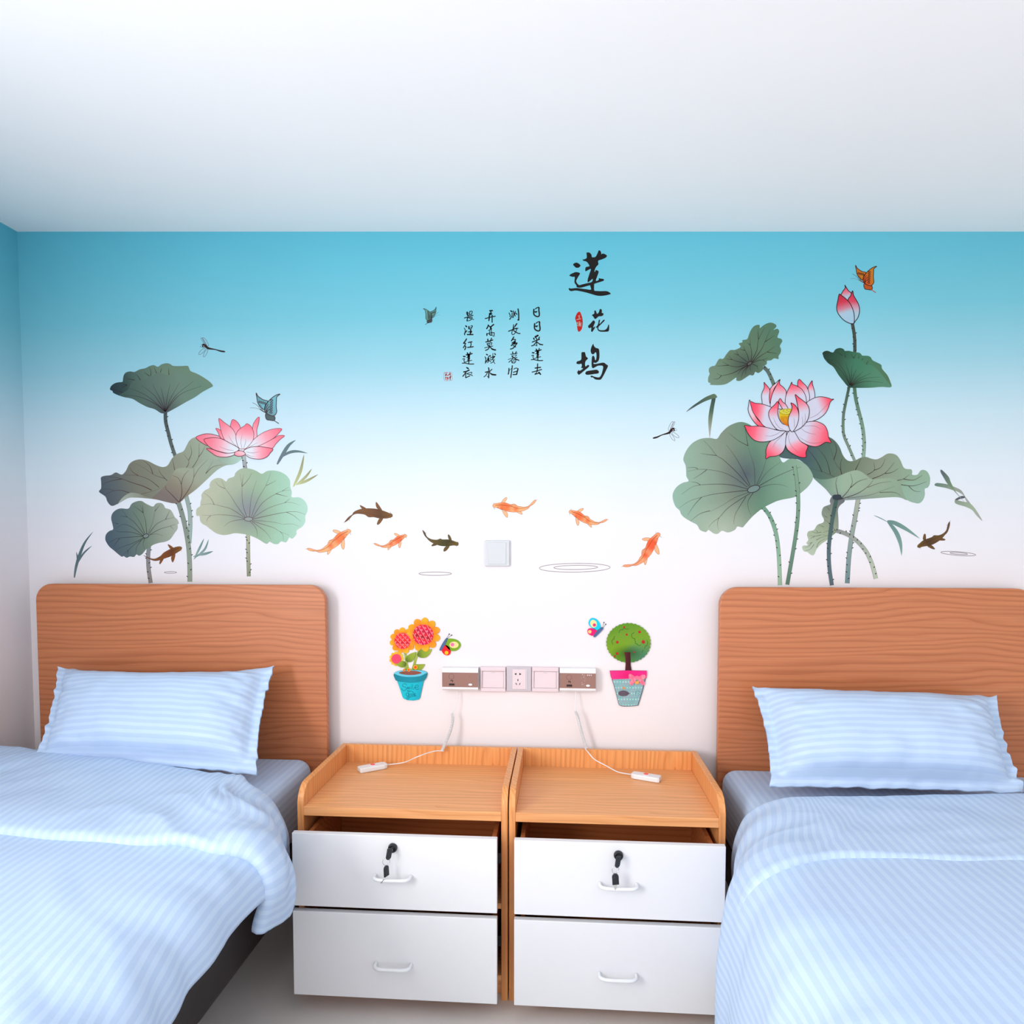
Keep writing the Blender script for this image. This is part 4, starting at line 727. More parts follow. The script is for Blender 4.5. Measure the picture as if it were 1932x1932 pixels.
def ch(f, strokes, w=1.0):
    return f, strokes
a1, a2, a3 = fr(990, 570, 50), fr(990, 620, 50), fr(990, 670, 50)
b1, b2, b3 = fr(945, 570, 50), fr(945, 620, 50), fr(945, 670, 50)
c1, c2_, c3 = fr(900, 580, 50), fr(900, 630, 50), fr(900, 675, 50)
d1, d2, d3 = fr(860, 580, 50), fr(860, 630, 50), fr(860, 675, 50)
sun = [(105,[(670,530),(655,800),(720,960),(900,1055),(1040,1015),(1065,850),(1030,600),(1040,420)]),(75,[(780,500),(880,420),(1020,370)]),(85,[(700,720),(880,690)]),(70,[(810,770),(860,690)])]
lian_a = [(95,[(840,1500),(890,1620)]),(85,[(760,1640),(950,1630),(1190,1545)]),(80,[(1060,1450),(1020,1590)]),(180,[(930,1640),(960,1740)]),(110,[(940,1740),(950,1900)]),(70,[(810,1840),(900,1770)]),(95,[(560,1755),(680,1770)])]
lian_b = [(80,[(930,-120),(890,150)]),(75,[(1010,-60),(960,200),(950,380)]),(60,[(500,40),(640,10),(600,150),(660,280)]),(55,[(680,260),(900,190),(1170,120)]),(70,[(480,340),(660,325),(1000,395),(1310,390)]),(40,[(1000,400),(1150,405),(1290,385)])]
poem = [
 ('rightmost', 1013, 645, [[(a1, sun)], [(a1, [(w, [(x+52, y+1045) for x, y in l]) for w, l in sun])],
  [(a2, [(130,[(770,610),(960,500)]),(100,[(650,700),(690,780)]),(80,[(830,690),(880,760)]),(80,[(1080,620),(1010,740)]),(80,[(550,985),(800,880),(1080,780)]),(75,[(900,800),(860,950),(720,1130),(620,1230),(500,1260)]),(65,[(870,950),(880,1260)]),(45,[(700,1190),(880,1250)]),(75,[(900,980),(1080,1120),(1320,1180)]),(60,[(1080,1160),(1310,1190)])])],
  [(a2, lian_a), (a3, lian_b)],
  [(a3, [(80,[(940,640),(930,900),(905,1120)]),(90,[(760,950),(1150,890)]),(72,[(540,1240),(850,1160),(1230,1050)]),(62,[(950,1130),(820,1320),(740,1390)]),(78,[(750,1400),(1050,1310)]),(105,[(1030,1250),(1150,1400)])])]]),
 ('second from right', 969, 646, [
  [(b1, [(100,[(720,640),(815,695)]),(65,[(600,790),(680,980),(660,1060)]),(75,[(640,1250),(700,1190),(780,1060)]),(70,[(820,800),(810,1050)]),(78,[(910,650),(950,900),(870,1130)]),(65,[(1060,680),(1000,850),(1050,1020)]),(80,[(1080,810),(1180,890)]),(95,[(1250,500),(1295,800),(1300,1300)]),(70,[(1220,1290),(1300,1330)])])],
  [(b1, [(72,[(930,1650),(900,1930)]),(95,[(1160,1570),(1040,1750)]),(60,[(1040,1740),(920,1920)]),(60,[(1080,1910),(1260,1905)])]),(b2, [(78,[(560,195),(800,100),(950,30),(1150,-10)]),(62,[(870,40),(820,200),(800,370),(870,440),(1000,370),(1100,200),(1180,10)]),(78,[(920,80),(960,170),(1080,240),(1250,340),(1400,355)])])],
  [(b2, [(90,[(945,610),(860,750),(775,890)]),(78,[(890,790),(1070,810),(960,960),(810,1055)]),(90,[(1040,970),(900,1100),(760,1240)]),(110,[(1050,970),(1000,1050)]),(82,[(950,1140),(1190,1040),(1080,1200),(980,1340),(850,1450),(700,1490)]),(72,[(890,1230),(1080,1340)])])],
  [(b2, [(78,[(850,1700),(890,1840)]),(70,[(1120,1680),(1040,1860)]),(62,[(720,1870),(930,1850),(1190,1790)])]),(b3, [(95,[(810,60),(860,140)]),(65,[(1130,-20),(1070,90)]),(40,[(870,30),(1000,40)]),(46,[(530,330),(800,230),(1190,170)]),(62,[(930,170),(800,330),(580,520)]),(82,[(950,170),(1100,290),(1310,380)]),(78,[(800,430),(820,560)]),(62,[(900,350),(1090,330),(1060,490),(980,580)]),(60,[(820,570),(1000,570)]),(48,[(870,460),(1000,440)])])],
  [(b3, [(85,[(590,970),(580,1200),(540,1390)]),(38,[(640,1110),(780,970)]),(80,[(830,770),(800,1100),(720,1630)]),(60,[(940,1020),(1100,950),(1250,990)]),(95,[(1250,1000),(1200,1200),(1150,1400)]),(72,[(910,1250),(1180,1170)]),(85,[(890,1420),(1150,1410)])])]]),
 ('third from right', 924, 650, [
  [(c1, [(100,[(930,245),(1120,230)]),(80,[(1010,250),(1010,440)]),(78,[(890,480),(1080,425)]),(85,[(930,430),(920,580),(870,650)]),(65,[(890,500),(1050,520)]),(74,[(600,810),(800,765),(1100,680),(1330,645)]),(90,[(900,620),(890,800),(865,960)]),(82,[(1100,560),(1100,800),(1100,1080)])])],
  [(c1, [(95,[(830,1290),(780,1430),(705,1550)]),(78,[(850,1330),(950,1420)]),(100,[(1210,1250),(1010,1410)]),(115,[(1000,1420),(995,1580)]),(55,[(830,1680),(1000,1600),(1080,1540)]),(55,[(930,1680),(900,1860)]),(60,[(1060,1630),(1020,1750)]),(48,[(1020,1750),(1090,1810)]),(58,[(720,1925),(900,1890),(1090,1830),(1240,1840)])]),(c2_, [(90,[(720,-20),(720,110)]),(80,[(900,20),(960,80),(1060,90)]),(58,[(1090,-40),(1080,100)]),(60,[(1255,-80),(1240,160)]),(46,[(1100,110),(1220,170)]),(50,[(950,-60),(1080,-40)])])],
  [(c2_, [(100,[(785,390),(800,550)]),(80,[(1060,320),(960,560)]),(80,[(640,590),(860,540),(1150,445)]),(80,[(740,710),(790,830),(860,870)]),(58,[(800,690),(1080,640),(1020,820)]),(56,[(860,755),(950,730)]),(58,[(565,1020),(860,940),(1150,885)]),(78,[(910,840),(870,1020),(780,1130),(620,1200)]),(75,[(930,930),(1080,1080),(1230,1150)]),(105,[(1080,1090),(1220,1150),(1350,1170)])])],
  [(c2_, [(90,[(690,1490),(770,1535)]),(58,[(585,1660),(640,1830),(640,1930)]),(72,[(980,1570),(850,1660),(760,1900)]),(48,[(975,1570),(975,1930)]),(54,[(1160,1420),(1150,1650)]),(85,[(1295,1440),(1340,1510)]),(90,[(1070,1720),(1290,1640)]),(70,[(1290,1640),(1180,1780),(1050,1900)])]),(c3, [(60,[(640,0),(640,160),(610,290)]),(75,[(605,390),(740,180)]),(70,[(820,0),(830,180),(775,350)]),(60,[(870,190),(1000,300)]),(80,[(865,60),(840,240)]),(46,[(1120,110),(1040,165)]),(50,[(1150,80),(1200,260),(1310,430)]),(55,[(1260,120),(1180,300),(1000,400)])])],
  [(c3, [(90,[(840,740),(870,900),(850,1460)]),(85,[(610,1055),(800,1015)]),(62,[(770,1060),(640,1290),(505,1395)]),(68,[(1090,840),(920,1010)]),(62,[(920,1080),(1080,1180),(1390,1235)]),(90,[(1000,1160),(1130,1240),(1360,1255)]),(46,[(740,1350),(850,1430)])])]]),
 ('leftmost', 884, 651, [
  [(d1, [(115,[(825,350),(830,480),(885,590)]),(58,[(880,390),(940,450)]),(66,[(1010,320),(1010,520)]),(60,[(1020,290),(1200,290),(1130,540)]),(54,[(880,600),(1100,525)]),(72,[(630,775),(900,690),(1250,580)]),(78,[(845,780),(815,990)]),(62,[(850,765),(1200,725)]),(56,[(830,980),(1050,940),(1200,780)]),(52,[(1000,795),(1310,885)])])],
  [(d1, [(105,[(730,1350),(790,1405)]),(62,[(610,1515),(690,1650),(670,1830)]),(80,[(630,1910),(800,1700)]),(95,[(950,1390),(955,1560)]),(58,[(1100,1350),(1220,1350),(1120,1560)]),(46,[(1010,1460),(1180,1440)]),(60,[(960,1580),(1090,1560)]),(105,[(1085,1640),(1060,1900)]),(68,[(900,1790),(1170,1750),(1060,1880)])]),(d2, [(72,[(640,-20),(640,70)]),(95,[(840,50),(1250,50)])])],
  [(d2, [(95,[(780,370),(690,520),(570,670)]),(78,[(570,690),(710,690),(640,850),(550,1005)]),(85,[(690,890),(730,970),(650,1150)]),(82,[(920,625),(1180,575)]),(72,[(1090,620),(1110,780),(1060,940)]),(80,[(860,985),(1100,960),(1270,930)])])],
  [(d2, [(w, [(x-2, y-115) for x, y in l]) for w, l in lian_a]),(d3, [(w, [(x-6, y+62) for x, y in l]) for w, l in lian_b])],
  [(d3, [(105,[(800,720),(910,790)]),(98,[(580,1030),(760,1000),(970,900)]),(82,[(740,1060),(600,1250),(510,1350)]),(72,[(730,1160),(715,1440)]),(75,[(730,1450),(1020,1320)]),(56,[(790,1155),(1150,1055),(1140,1160)]),(62,[(850,1190),(1080,1230),(1215,1310)])])]])]
for nm, px, py, chars in poem:
    r = root('poem_column', px, py, f'{nm} column of small brush lettering in the four-column poem', 'wall lettering', 'four poem columns')
    for parts in chars:
        a = None
        for f, strokes in parts:
            if a is None: a = Art(f)
            a.fr = f
            for w, l in strokes: a.ink(l, w*sz(f), INK, 0, 4)
        a.build('character', r, 2)
# ------------------------------------------------------------------ foam relief stickers
class Foam(Art):
    def piece(s, pts, col, y0, y1, step=0, smooth=True, edge=None, sub=4):
        """raised piece: printed top at y1 metres off the wall, side walls down to y0"""
        b = len(s.v); poly = s.fill(pts, col, y1, sub, step, smooth); n = len(poly); e = len(s.v)
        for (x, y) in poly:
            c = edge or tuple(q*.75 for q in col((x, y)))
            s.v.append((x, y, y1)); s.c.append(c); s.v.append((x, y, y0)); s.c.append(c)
        for i in range(n):
            j = (i+1) % n; s.f.append((e+2*i, e+2*j, e+2*j+1, e+2*i+1))
        return s
    def build(s, name, parent):
        vs = []
        for x, y, d in s.v:
            p = at(x, y, 0.0); vs.append(Vector((p.x, -d, p.z)))
        off = Vector((sum(v.x for v in vs)/len(vs), 0, sum(v.z for v in vs)/len(vs)))
        me = bpy.data.meshes.new(name); me.from_pydata([tuple(v-off) for v in vs], [], s.f)
        ca = me.color_attributes.new('Col', 'FLOAT_COLOR', 'POINT'); fl = []
        for c in s.c: fl += [c[0]*KA, c[1]*KA, c[2]*KA, 1.0]
        ca.data.foreach_set('color', fl); me.update()
        o = link(name, me, M_FOAM); o.parent = parent; o.location = off-WPOS[parent.name]; WPOS[o.name] = off
        return o
def fpiece(f, name, parent, pts, col, y0, y1, **k): return Foam(f).piece(pts, col, y0, y1, **k).build(name, parent)
G1 = fr(720, 1150, 180); G2 = fr(1090, 1150, 180)
SF = root('foam_sticker', *G1((600, 1100)), 'raised foam sticker of sunflowers in a turquoise pot', 'wall sticker', 'foam wall stickers')
def checks(f, c, ang, s, cols):
    c = f(c); ca, sa = math.cos(ang), math.sin(ang)
    def g(p):
        x, y = p[0]-c[0], p[1]-c[1]; u, v = x*ca-y*sa, x*sa+y*ca
        i, j = math.floor(u/s), math.floor(v/s); h = (i*7+j*13+(i*j)*5) % len(cols)
        fu, fv = u/s-i, v/s-j
        return C(255, 150, 160) if (fu < .14 or (fu > .3 and fv > .62 and fu < .52)) else cols[h]
    return g
def sunflower(c, rc, n, rp, lp, wp, ph, pcol, ccol, y, edge):
    e = Foam(G1).piece(Art(G1).ell(c, rc, rc, 0, 28), ccol, y, y+.0022, step=.9, edge=edge)
    o = e.build('flower', SF)
    for i in range(n):
        a = ph+2*math.pi*i/n; q = (c[0]+rp*math.cos(a), c[1]+rp*math.sin(a))
        pc = pcol[i % len(pcol)]
        fpiece(G1, 'petal', o, Art(G1).ell(q, lp, wp, a, 12), lin(G1(c), G1((c[0]+(rp+lp)*math.cos(a), c[1]+(rp+lp)*math.sin(a))), (.55, mixc(pc, C(230, 110, 0), .75)), (.85, pc), (1, mixc(pc, C(255, 190, 40), .3))), 0, y+.0004*(i % 3), step=2.5)
    return o
OR = [C(255, 166, 0), C(255, 152, 0), C(255, 176, 10)]
for pts, w, b in (([(830,690),(760,830),(700,980),(650,1150),(610,1260)], 44, 0), ([(450,790),(480,900),(500,1040),(520,1150),(545,1260)], 44, 0), ([(420,1110),(480,1180),(530,1240)], 26, 0)):
    S = crom(pts, 4); L = []; R = []
    for i, p in enumerate(S):
        q, r_ = S[max(0, i-1)], S[min(len(S)-1, i+1)]; dx, dy = r_[0]-q[0], r_[1]-q[1]; l = math.hypot(dx, dy)
        L.append((p[0]-dy/l*w/2, p[1]+dx/l*w/2)); R.append((p[0]+dy/l*w/2, p[1]-dx/l*w/2))
    fpiece(G1, 'stem', SF, L+R[::-1], LG(G1, pts[0], pts[-1], (0, C(96, 120, 60)), (.3, C(168, 186, 80)), (1, C(150, 172, 40))), 0, .003, smooth=False)
GL = lambda p0, p1: LG(G1, p0, p1, (0, C(86, 112, 26)), (.4, C(138, 164, 40)), (1, C(160, 176, 56)))
for pts, g in (([(725,915),(745,860),(800,815),(880,808),(960,812),(1015,800),(1000,860),(950,930),(890,970),(810,975),(750,950)], GL((730, 900), (1000, 830))),
               ([(695,860),(690,930),(660,1000),(610,1050),(550,1062),(505,1045),(490,1000),(510,950),(570,900),(640,875)], GL((500, 1020), (690, 880))),
               ([(275,1088),(330,1060),(410,1042),(470,1052),(505,1090),(490,1140),(430,1170),(370,1158),(310,1120)], GL((490, 1110), (280, 1080))),
               ([(690,1110),(780,1108),(875,1108),(860,1150),(810,1210),(740,1245),(660,1240),(640,1200),(650,1140)], GL((650, 1200), (870, 1110)))):
    fpiece(G1, 'leaf', SF, pts, g, 0, .0042, step=3)
sunflower((848, 505), 206, 11, 252, 92, 74, .25, OR, checks(G1, (848, 505), .55, 7.4, [C(226, 0, 44), C(240, 10, 40), C(200, 0, 60), C(176, 0, 30), C(232, 0, 66)]), .0046, C(200, 90, 20))
sunflower((432, 628), 164, 11, 195, 72, 62, .1, OR, checks(G1, (432, 628), .75, 6.6, [C(255, 20, 20), C(250, 70, 50), C(255, 36, 40), C(214, 0, 16), C(250, 10, 30)]), .0036, C(200, 90, 20))
sunflower((305, 995), 96, 11, 112, 36, 34, 0, [C(255, 206, 60), C(255, 190, 30)], solid(C(250, 66, 104)), .0026, C(220, 150, 60))
fpiece(G1, 'pot', SF, [(318,1440),(600,1478),(862,1425),(830,1560),(785,1780),(760,1815),(640,1838),(520,1828),(455,1800),(430,1770),(390,1640)], LG(G1, (330, 1500), (850, 1600), (0, C(30, 196, 214)), (.6, C(0, 196, 216)), (1, C(10, 170, 196))), 0, .0045, step=5, smooth=False, edge=C(0, 96, 100))
fpiece(G1, 'pot_rim', SF, [(255,1298),(400,1345),(600,1362),(790,1340),(925,1280),(915,1360),(890,1405),(860,1430),(740,1462),(590,1475),(440,1460),(320,1438),(280,1400)], LG(G1, (260, 1350), (920, 1350), (0, C(0, 130, 150)), (.5, C(0, 148, 170)), (1, C(0, 128, 144))), 0, .006, step=5, edge=C(0, 90, 96), sub=3)
fpiece(G1, 'pot_rim', SF, [(258,1298),(300,1258),(390,1235),(600,1222),(800,1228),(890,1250),(924,1282),(800,1338),(600,1360),(400,1345)], solid(C(104, 206, 230)), 0, .0052, edge=C(0, 110, 130))
fpiece(G1, 'soil', SF, [(355,1275),(440,1245),(600,1232),(740,1245),(815,1280),(700,1312),(560,1320),(430,1305)], glow(solid(C(146, 78, 66)), G1((430, 1280)), 8, 5, C(122, 84, 50)), 0, .0056, step=2)
for c, rr_, co_ in (((692, 1163), 44, C(250, 70, 10)), ((558, 1217), 32, C(240, 76, 20)), ((460, 1223), 25, C(240, 90, 40))):
    o = fpiece(G1, 'blossom', SF, Art(G1).ell(c, rr_, rr_), solid(C(255, 190, 40)), 0, .0062)
    fpiece(G1, 'blossom_centre', o, Art(G1).ell(c, rr_*.66, rr_*.66), solid(co_), 0, .0066)
T_ = C(0, 136, 156)
a = Foam(G1)
for l in ([(512,1520),(478,1494),(440,1510),(436,1552),(492,1566),(508,1602),(468,1636),(420,1618),(412,1588)], [(524,1606),(534,1560),(548,1606),(566,1560),(580,1608)], [(604,1545),(606,1604)], [(600,1520),(606,1518)], [(634,1508),(640,1600),(656,1606)], [(672,1576),(726,1568),(752,1548),(730,1524),(692,1542),(682,1590),(720,1612),(756,1600)],
          [(552,1690),(520,1684),(502,1716),(520,1748),(548,1740),(556,1690),(560,1752),(552,1800),(528,1812),(512,1788),(540,1762)], [(586,1700),(590,1745)], [(606,1690),(620,1742),(640,1690)], [(652,1720),(690,1708),(676,1690),(656,1714),(668,1742),(696,1734)], [(560,1770),(620,1760),(700,1738)], [(524,1640),(560,1636),(584,1652),(556,1660),(530,1648)], [(600,1640),(650,1670)]):
    a.ink(l, 1.1, T_, .0048, 4)
a.build('pot_lettering', SF)['kind'] = 'stuff'
# butterflies of foam
def foam_bfly(label, f, c, parts, body, feelers):
    r = root('foam_sticker', *f(c), label, 'wall sticker', 'foam wall stickers')
    for nm, pts, col, spots in parts:
        o = fpiece(f, nm, r, pts, solid(col), 0, .004)
        for k, (sp, sc) in enumerate(spots): fpiece(f, 'wing_spot', o, sp, solid(sc), .0035, .0042+.0003*k)
    a = Foam(f).piece(body, solid(C(76, 104, 150)), 0, .0055)
    for l in feelers:
        a.ink(l, .55, C(70, 80, 110), .002, 4); a.piece(Art(f).ell(l[-1], 11, 11), solid(C(50, 54, 80)), 0, .004)
    a.build('body', r)
E = Art(G1).ell
foam_bfly('green and red foam butterfly sticker right of the sunflowers', G1, (1400, 700), [
 ('wing', [(1335,600),(1420,588),(1520,610),(1590,670),(1602,730),(1560,800),(1490,835),(1410,832),(1340,780),(1290,700)], C(122, 170, 24), [(E((1470, 712), 92, 66), C(250, 226, 150)), (E((1438, 706), 38, 38), C(250, 120, 172))]),
 ('hind_wing', [(1265,725),(1310,715),(1370,755),(1400,830),(1392,890),(1340,925),(1270,905),(1222,840),(1225,790)], C(255, 0, 28), [(E((1318, 872), 38, 38), C(248, 196, 24))])],
 [(1318,572),(1335,600),(1300,690),(1250,770),(1215,825),(1185,825),(1178,800),(1220,710),(1270,630)], [[(1318,580),(1370,497)], [(1328,590),(1418,518)]])
foam_bfly('blue and pink foam butterfly sticker left of the apple tree', G2, (340, 360), [
 ('wing', [(250,190),(310,170),(380,195),(440,265),(465,350),(430,395),(380,415),(310,385),(240,330),(216,265)], C(0, 206, 236), [(E((318, 284), 66, 80, -.35), C(244, 228, 160)), (E((336, 310), 32, 32), C(236, 40, 128))]),
 ('hind_wing', [(195,420),(225,385),(290,375),(350,395),(385,430),(360,490),(310,528),(250,515),(205,480)], C(255, 0, 112), [(E((242, 446), 36, 36), C(250, 206, 130))])],
 [(500,355),(515,385),(470,440),(400,510),(350,555),(318,548),(325,510),(380,440),(440,385)], [[(500,365),(530,260)], [(508,375),(566,298)]])
# apple tree
AT = root('foam_sticker', *G2((1025, 1100)), 'raised foam sticker of a round apple tree in a spotted pot', 'wall sticker', 'foam wall stickers')
fpiece(G2, 'trunk', AT, [(940,860),(1060,860),(1070,1000),(1068,1120),(1090,1235),(960,1235),(968,1100),(960,960)], LG(G2, (950, 1000), (1080, 1000), (0, C(96, 10, 20)), (.5, C(70, 4, 14)), (1, C(50, 2, 10))), 0, .0052, step=4, smooth=False)
rim = []
for i in range(96):
    a_ = 2*math.pi*i/96; b_ = 1+.022*math.sin(a_*34); rim.append((1026+446*b_*math.cos(a_), 672+398*b_*math.sin(a_)))
base = glow(glow(glow(LG(G2, (800, 280), (1000, 1060), (0, C(84, 146, 8)), (.3, C(112, 156, 36)), (.6, C(120, 164, 20)), (1, C(84, 142, 20))), G2((1330, 950)), 44, 38, C(70, 132, 100), 1), G2((1130, 870)), 20, 18, C(70, 124, 98), .9), G2((1010, 880)), 34, 18, C(30, 84, 4), 1)
crown = Foam(G2).piece(rim, base, 0, .0048, step=3, smooth=False, edge=C(60, 110, 30)).build('crown', AT)
a = Foam(G2)
for l in ([(835,465),(850,420),(885,400),(900,412),(930,380),(985,392),(1035,382)], [(1140,462),(1095,490),(1090,540),(1120,580),(1155,585),(1150,610),(1168,650),(1162,680),(1200,695),(1235,725),(1272,712)], [(748,540),(725,575),(738,590),(700,610),(690,650),(710,700)], [(1400,620),(1412,670),(1400,720),(1370,735),(1350,785)], [(1325,815),(1295,865)]): a.ink(l, .9, C(36, 92, 16), .0049, 4)
a.build('foliage_line', crown)['kind'] = 'stuff'
for x, y, rd in ((938,352,19),(1246,450,25),(988,503,19),(798,656,25),(1324,650,33),(794,886,26),(745,940,18),(1143,858,15)):
    fpiece(G2, 'apple', crown, Art(G2).ell((x, y), rd, rd*1.05), LG(G2, (x-rd, y-rd), (x+rd, y+rd), (0, C(214, 20, 30)), (1, C(160, 0, 10))), .004, .006)
def dots(p):
    u, v = p[0]*.82, p[1]*.82; i = math.floor(v/3.0); x = (u/4.4+(.5 if i % 2 else 0)) % 1; y = (v/3.0) % 1
    d = math.hypot((x-.5)*4.4, (y-.5)*3.0)
    b = mixc(C(142, 190, 194), C(120, 190, 190), ((p[0]+p[1]) % 30)/30)
    return (C(196, 130, 160) if (i % 3) else C(226, 226, 220)) if d < .85 else b
fpiece(G2, 'pot', AT, [(690,1395),(1370,1360),(1340,1500),(1300,1660),(1240,1880),(1215,1935),(1030,1950),(850,1932),(800,1780),(740,1560)], dots, 0, .0045, step=.75, smooth=False, edge=C(70, 76, 90))
fpiece(G2, 'pot_rim', AT, [(645,1235),(1020,1228),(1395,1236),(1398,1300),(1385,1385),(1030,1395),(690,1405),(665,1350)], glow(LG(G2, (650, 1300), (1390, 1300), (0, C(250, 52, 140)), (.45, C(244, 20, 122)), (1, C(252, 40, 140))), G2((1000, 1340)), 22, 8, C(226, 0, 110), .6), 0, .006, step=4, smooth=False, edge=C(120, 30, 80))
bow = fpiece(G2, 'bow', AT, [(1030,1310),(1080,1300),(1150,1345),(1195,1330),(1240,1345),(1310,1308),(1365,1330),(1362,1380),(1310,1415),(1355,1470),(1345,1515),(1290,1515),(1240,1450),(1195,1400),(1150,1460),(1100,1520),(1045,1505),(1045,1455),(1085,1415),(1035,1385)], checks(G2, (1190, 1400), .3, 5, [C(252, 130, 156), C(250, 110, 146), C(252, 150, 170)]), 0, .0072, step=2, edge=C(200, 60, 110))
fpiece(G2, 'bow_knot', bow, Art(G2).ell((1195, 1372), 38, 40), solid(C(252, 120, 150)), .006, .0082)
fpiece(G2, 'price_tag', bow, [(1150,1450),(1230,1430),(1242,1490),(1165,1510)], solid(C(246, 168, 84)), .006, .0078, smooth=False)
o = fpiece(G2, 'pot_motif', AT, [(815,1690),(850,1645),(930,1630),(1000,1650),(1050,1690),(1080,1692),(1040,1702),(1000,1735),(930,1750),(850,1735)], solid(C(112, 96, 112)), .004, .0052)
a = Foam(G2); a.inks([[(840,1680),(930,1655),(1020,1690)], [(840,1705),(930,1690),(1010,1705)], [(860,1728),(930,1720),(990,1722)]], .9, C(70, 64, 76), .0054); a.inks([[(1160,1700),(1190,1650),(1230,1640),(1265,1690)], [(1155,1705),(1200,1690),(1275,1712)]], .8, C(96, 140, 152), .0048); a.build('motif_line', o)['kind'] = 'stuff'
fpiece(G2, 'pot_motif', AT, [(890,1590),(915,1575),(925,1548),(945,1570),(970,1580),(950,1605),(920,1600)], solid(C(226, 150, 84)), .004, .0052)
a = Foam(G2); a.ink([(690,1402),(740,1560),(800,1780),(850,1932),(1030,1950),(1215,1935)], .9, C(74, 80, 98), .0047, 4, lambda t: 1); a.ink([(1215,1935),(1300,1660),(1370,1375)], 1.3, C(74, 80, 98), .0047, 4, lambda t: 1); a.build('pot_outline', AT)

# ------------------------------------------------------------------ switches, outlet, call panels
def rect(px0, py0, px1, py1, d):
    p, q = at(px0, py0, -d), at(px1, py1, -d); return p.x, q.x, q.z, p.z
def device(name, r4, d, label, cat, group=None):
    x0, x1, z0, z1 = r4; e = empty(name, ((x0+x1)/2, 0, (z0+z1)/2)); tag(e, label, cat, group)
    return e, (x1-x0)/2, (z1-z0)/2
# blank plate
e, a, b = device('blank_plate', rect(914.5, 1019.5, 961.5, 1068.5, .010), .010, 'white square blank wall plate alone under the orange fish', 'wall plate')
MB().box(-a, a, -.010, 0, -b, b, .003, 3).build('plate', M_PLATE, e)
MB().box(-a*.72, a*.72, -.0122, -.009, -b*.84, b*.84, .0012).build('cover', M_PLATE, e)
def rocker(r4, d, label):
    e, a, b = device('rocker_switch', r4, d, label, 'light switch', 'rocker switches beside the outlet')
    m = MB(); m.box(-a, a, -d, 0, -b, -b*.70, .002); m.box(-a, a, -d, 0, b*.66, b, .002); m.box(-a, -a*.84, -d, 0, -b*.70, b*.66, .0015); m.box(a*.84, a, -d, 0, -b*.70, b*.66, .0015)
    m.build('frame', M_PINKPL, e)
    bm = MB(); bm.add([(-a*.82, -d*.85, -b*.68), (a*.82, -d*.85, -b*.68), (a*.82, -d*.72, b*.63), (-a*.82, -d*.72, b*.63), (-a*.82, -.002, -b*.68), (a*.82, -.002, -b*.68), (a*.82, -.002, b*.63), (-a*.82, -.002, b*.63)], [(0, 1, 2, 3), (0, 4, 5, 1), (1, 5, 6, 2), (2, 6, 7, 3), (3, 7, 4, 0), (4, 7, 6, 5)])
    bm.build('rocker', M_PINKPL, e)
    MB().box(-a*.14, a*.14, -d*.76, -d*.71, b*.52, b*.56).build('mark', M_GREYPL, e)
    return e
rocker(rect(906, 1258.5, 954, 1305.5, .016), .016, 'pink-white rocker switch between left call panel and outlet')
rocker(rect(1003.5, 1259, 1054, 1306, .016), .016, 'pink-white rocker switch between outlet and right call panel')
e, a, b = device('power_outlet', rect(955.5, 1258, 1002.5, 1305, .014), .014, 'grey five-hole power outlet in the middle of the switch row', 'power outlet')
MB().box(-a, a, -.014, 0, -b, b, .002).build('plate', M_GREYPL, e)
MB().box(-a*.52, a*.56, -.0155, -.012, -b*.80, b*.80, .0006).build('socket_face', M_PINKPL, e)
MB().box(a*.60, a*.65, -.0165, -.012, -b*.82, b*.82).build('trim_strip', M_PLASTIC, e)
sl_ = MB(); y = -.0162
def slot(pts): sl_.prism([(x*a, z*b) for x, z in pts], 'y', y, -.013)
slot([(-.36, .42), (-.20, .34), (-.20, .52)]); slot([(.20, .42), (.04, .34), (.04, .52)])
slot([(-.11, .02), (-.05, .02), (-.05, -.14), (-.11, -.14)])
slot([(-.28, -.30), (-.22, -.30), (-.14, -.44), (-.20, -.44)]); slot([(.14, -.30), (.08, -.30), (0, -.44), (.06, -.44)])
o = sl_.build('socket_slot', M_BLACK, e); o['kind'] = 'stuff'
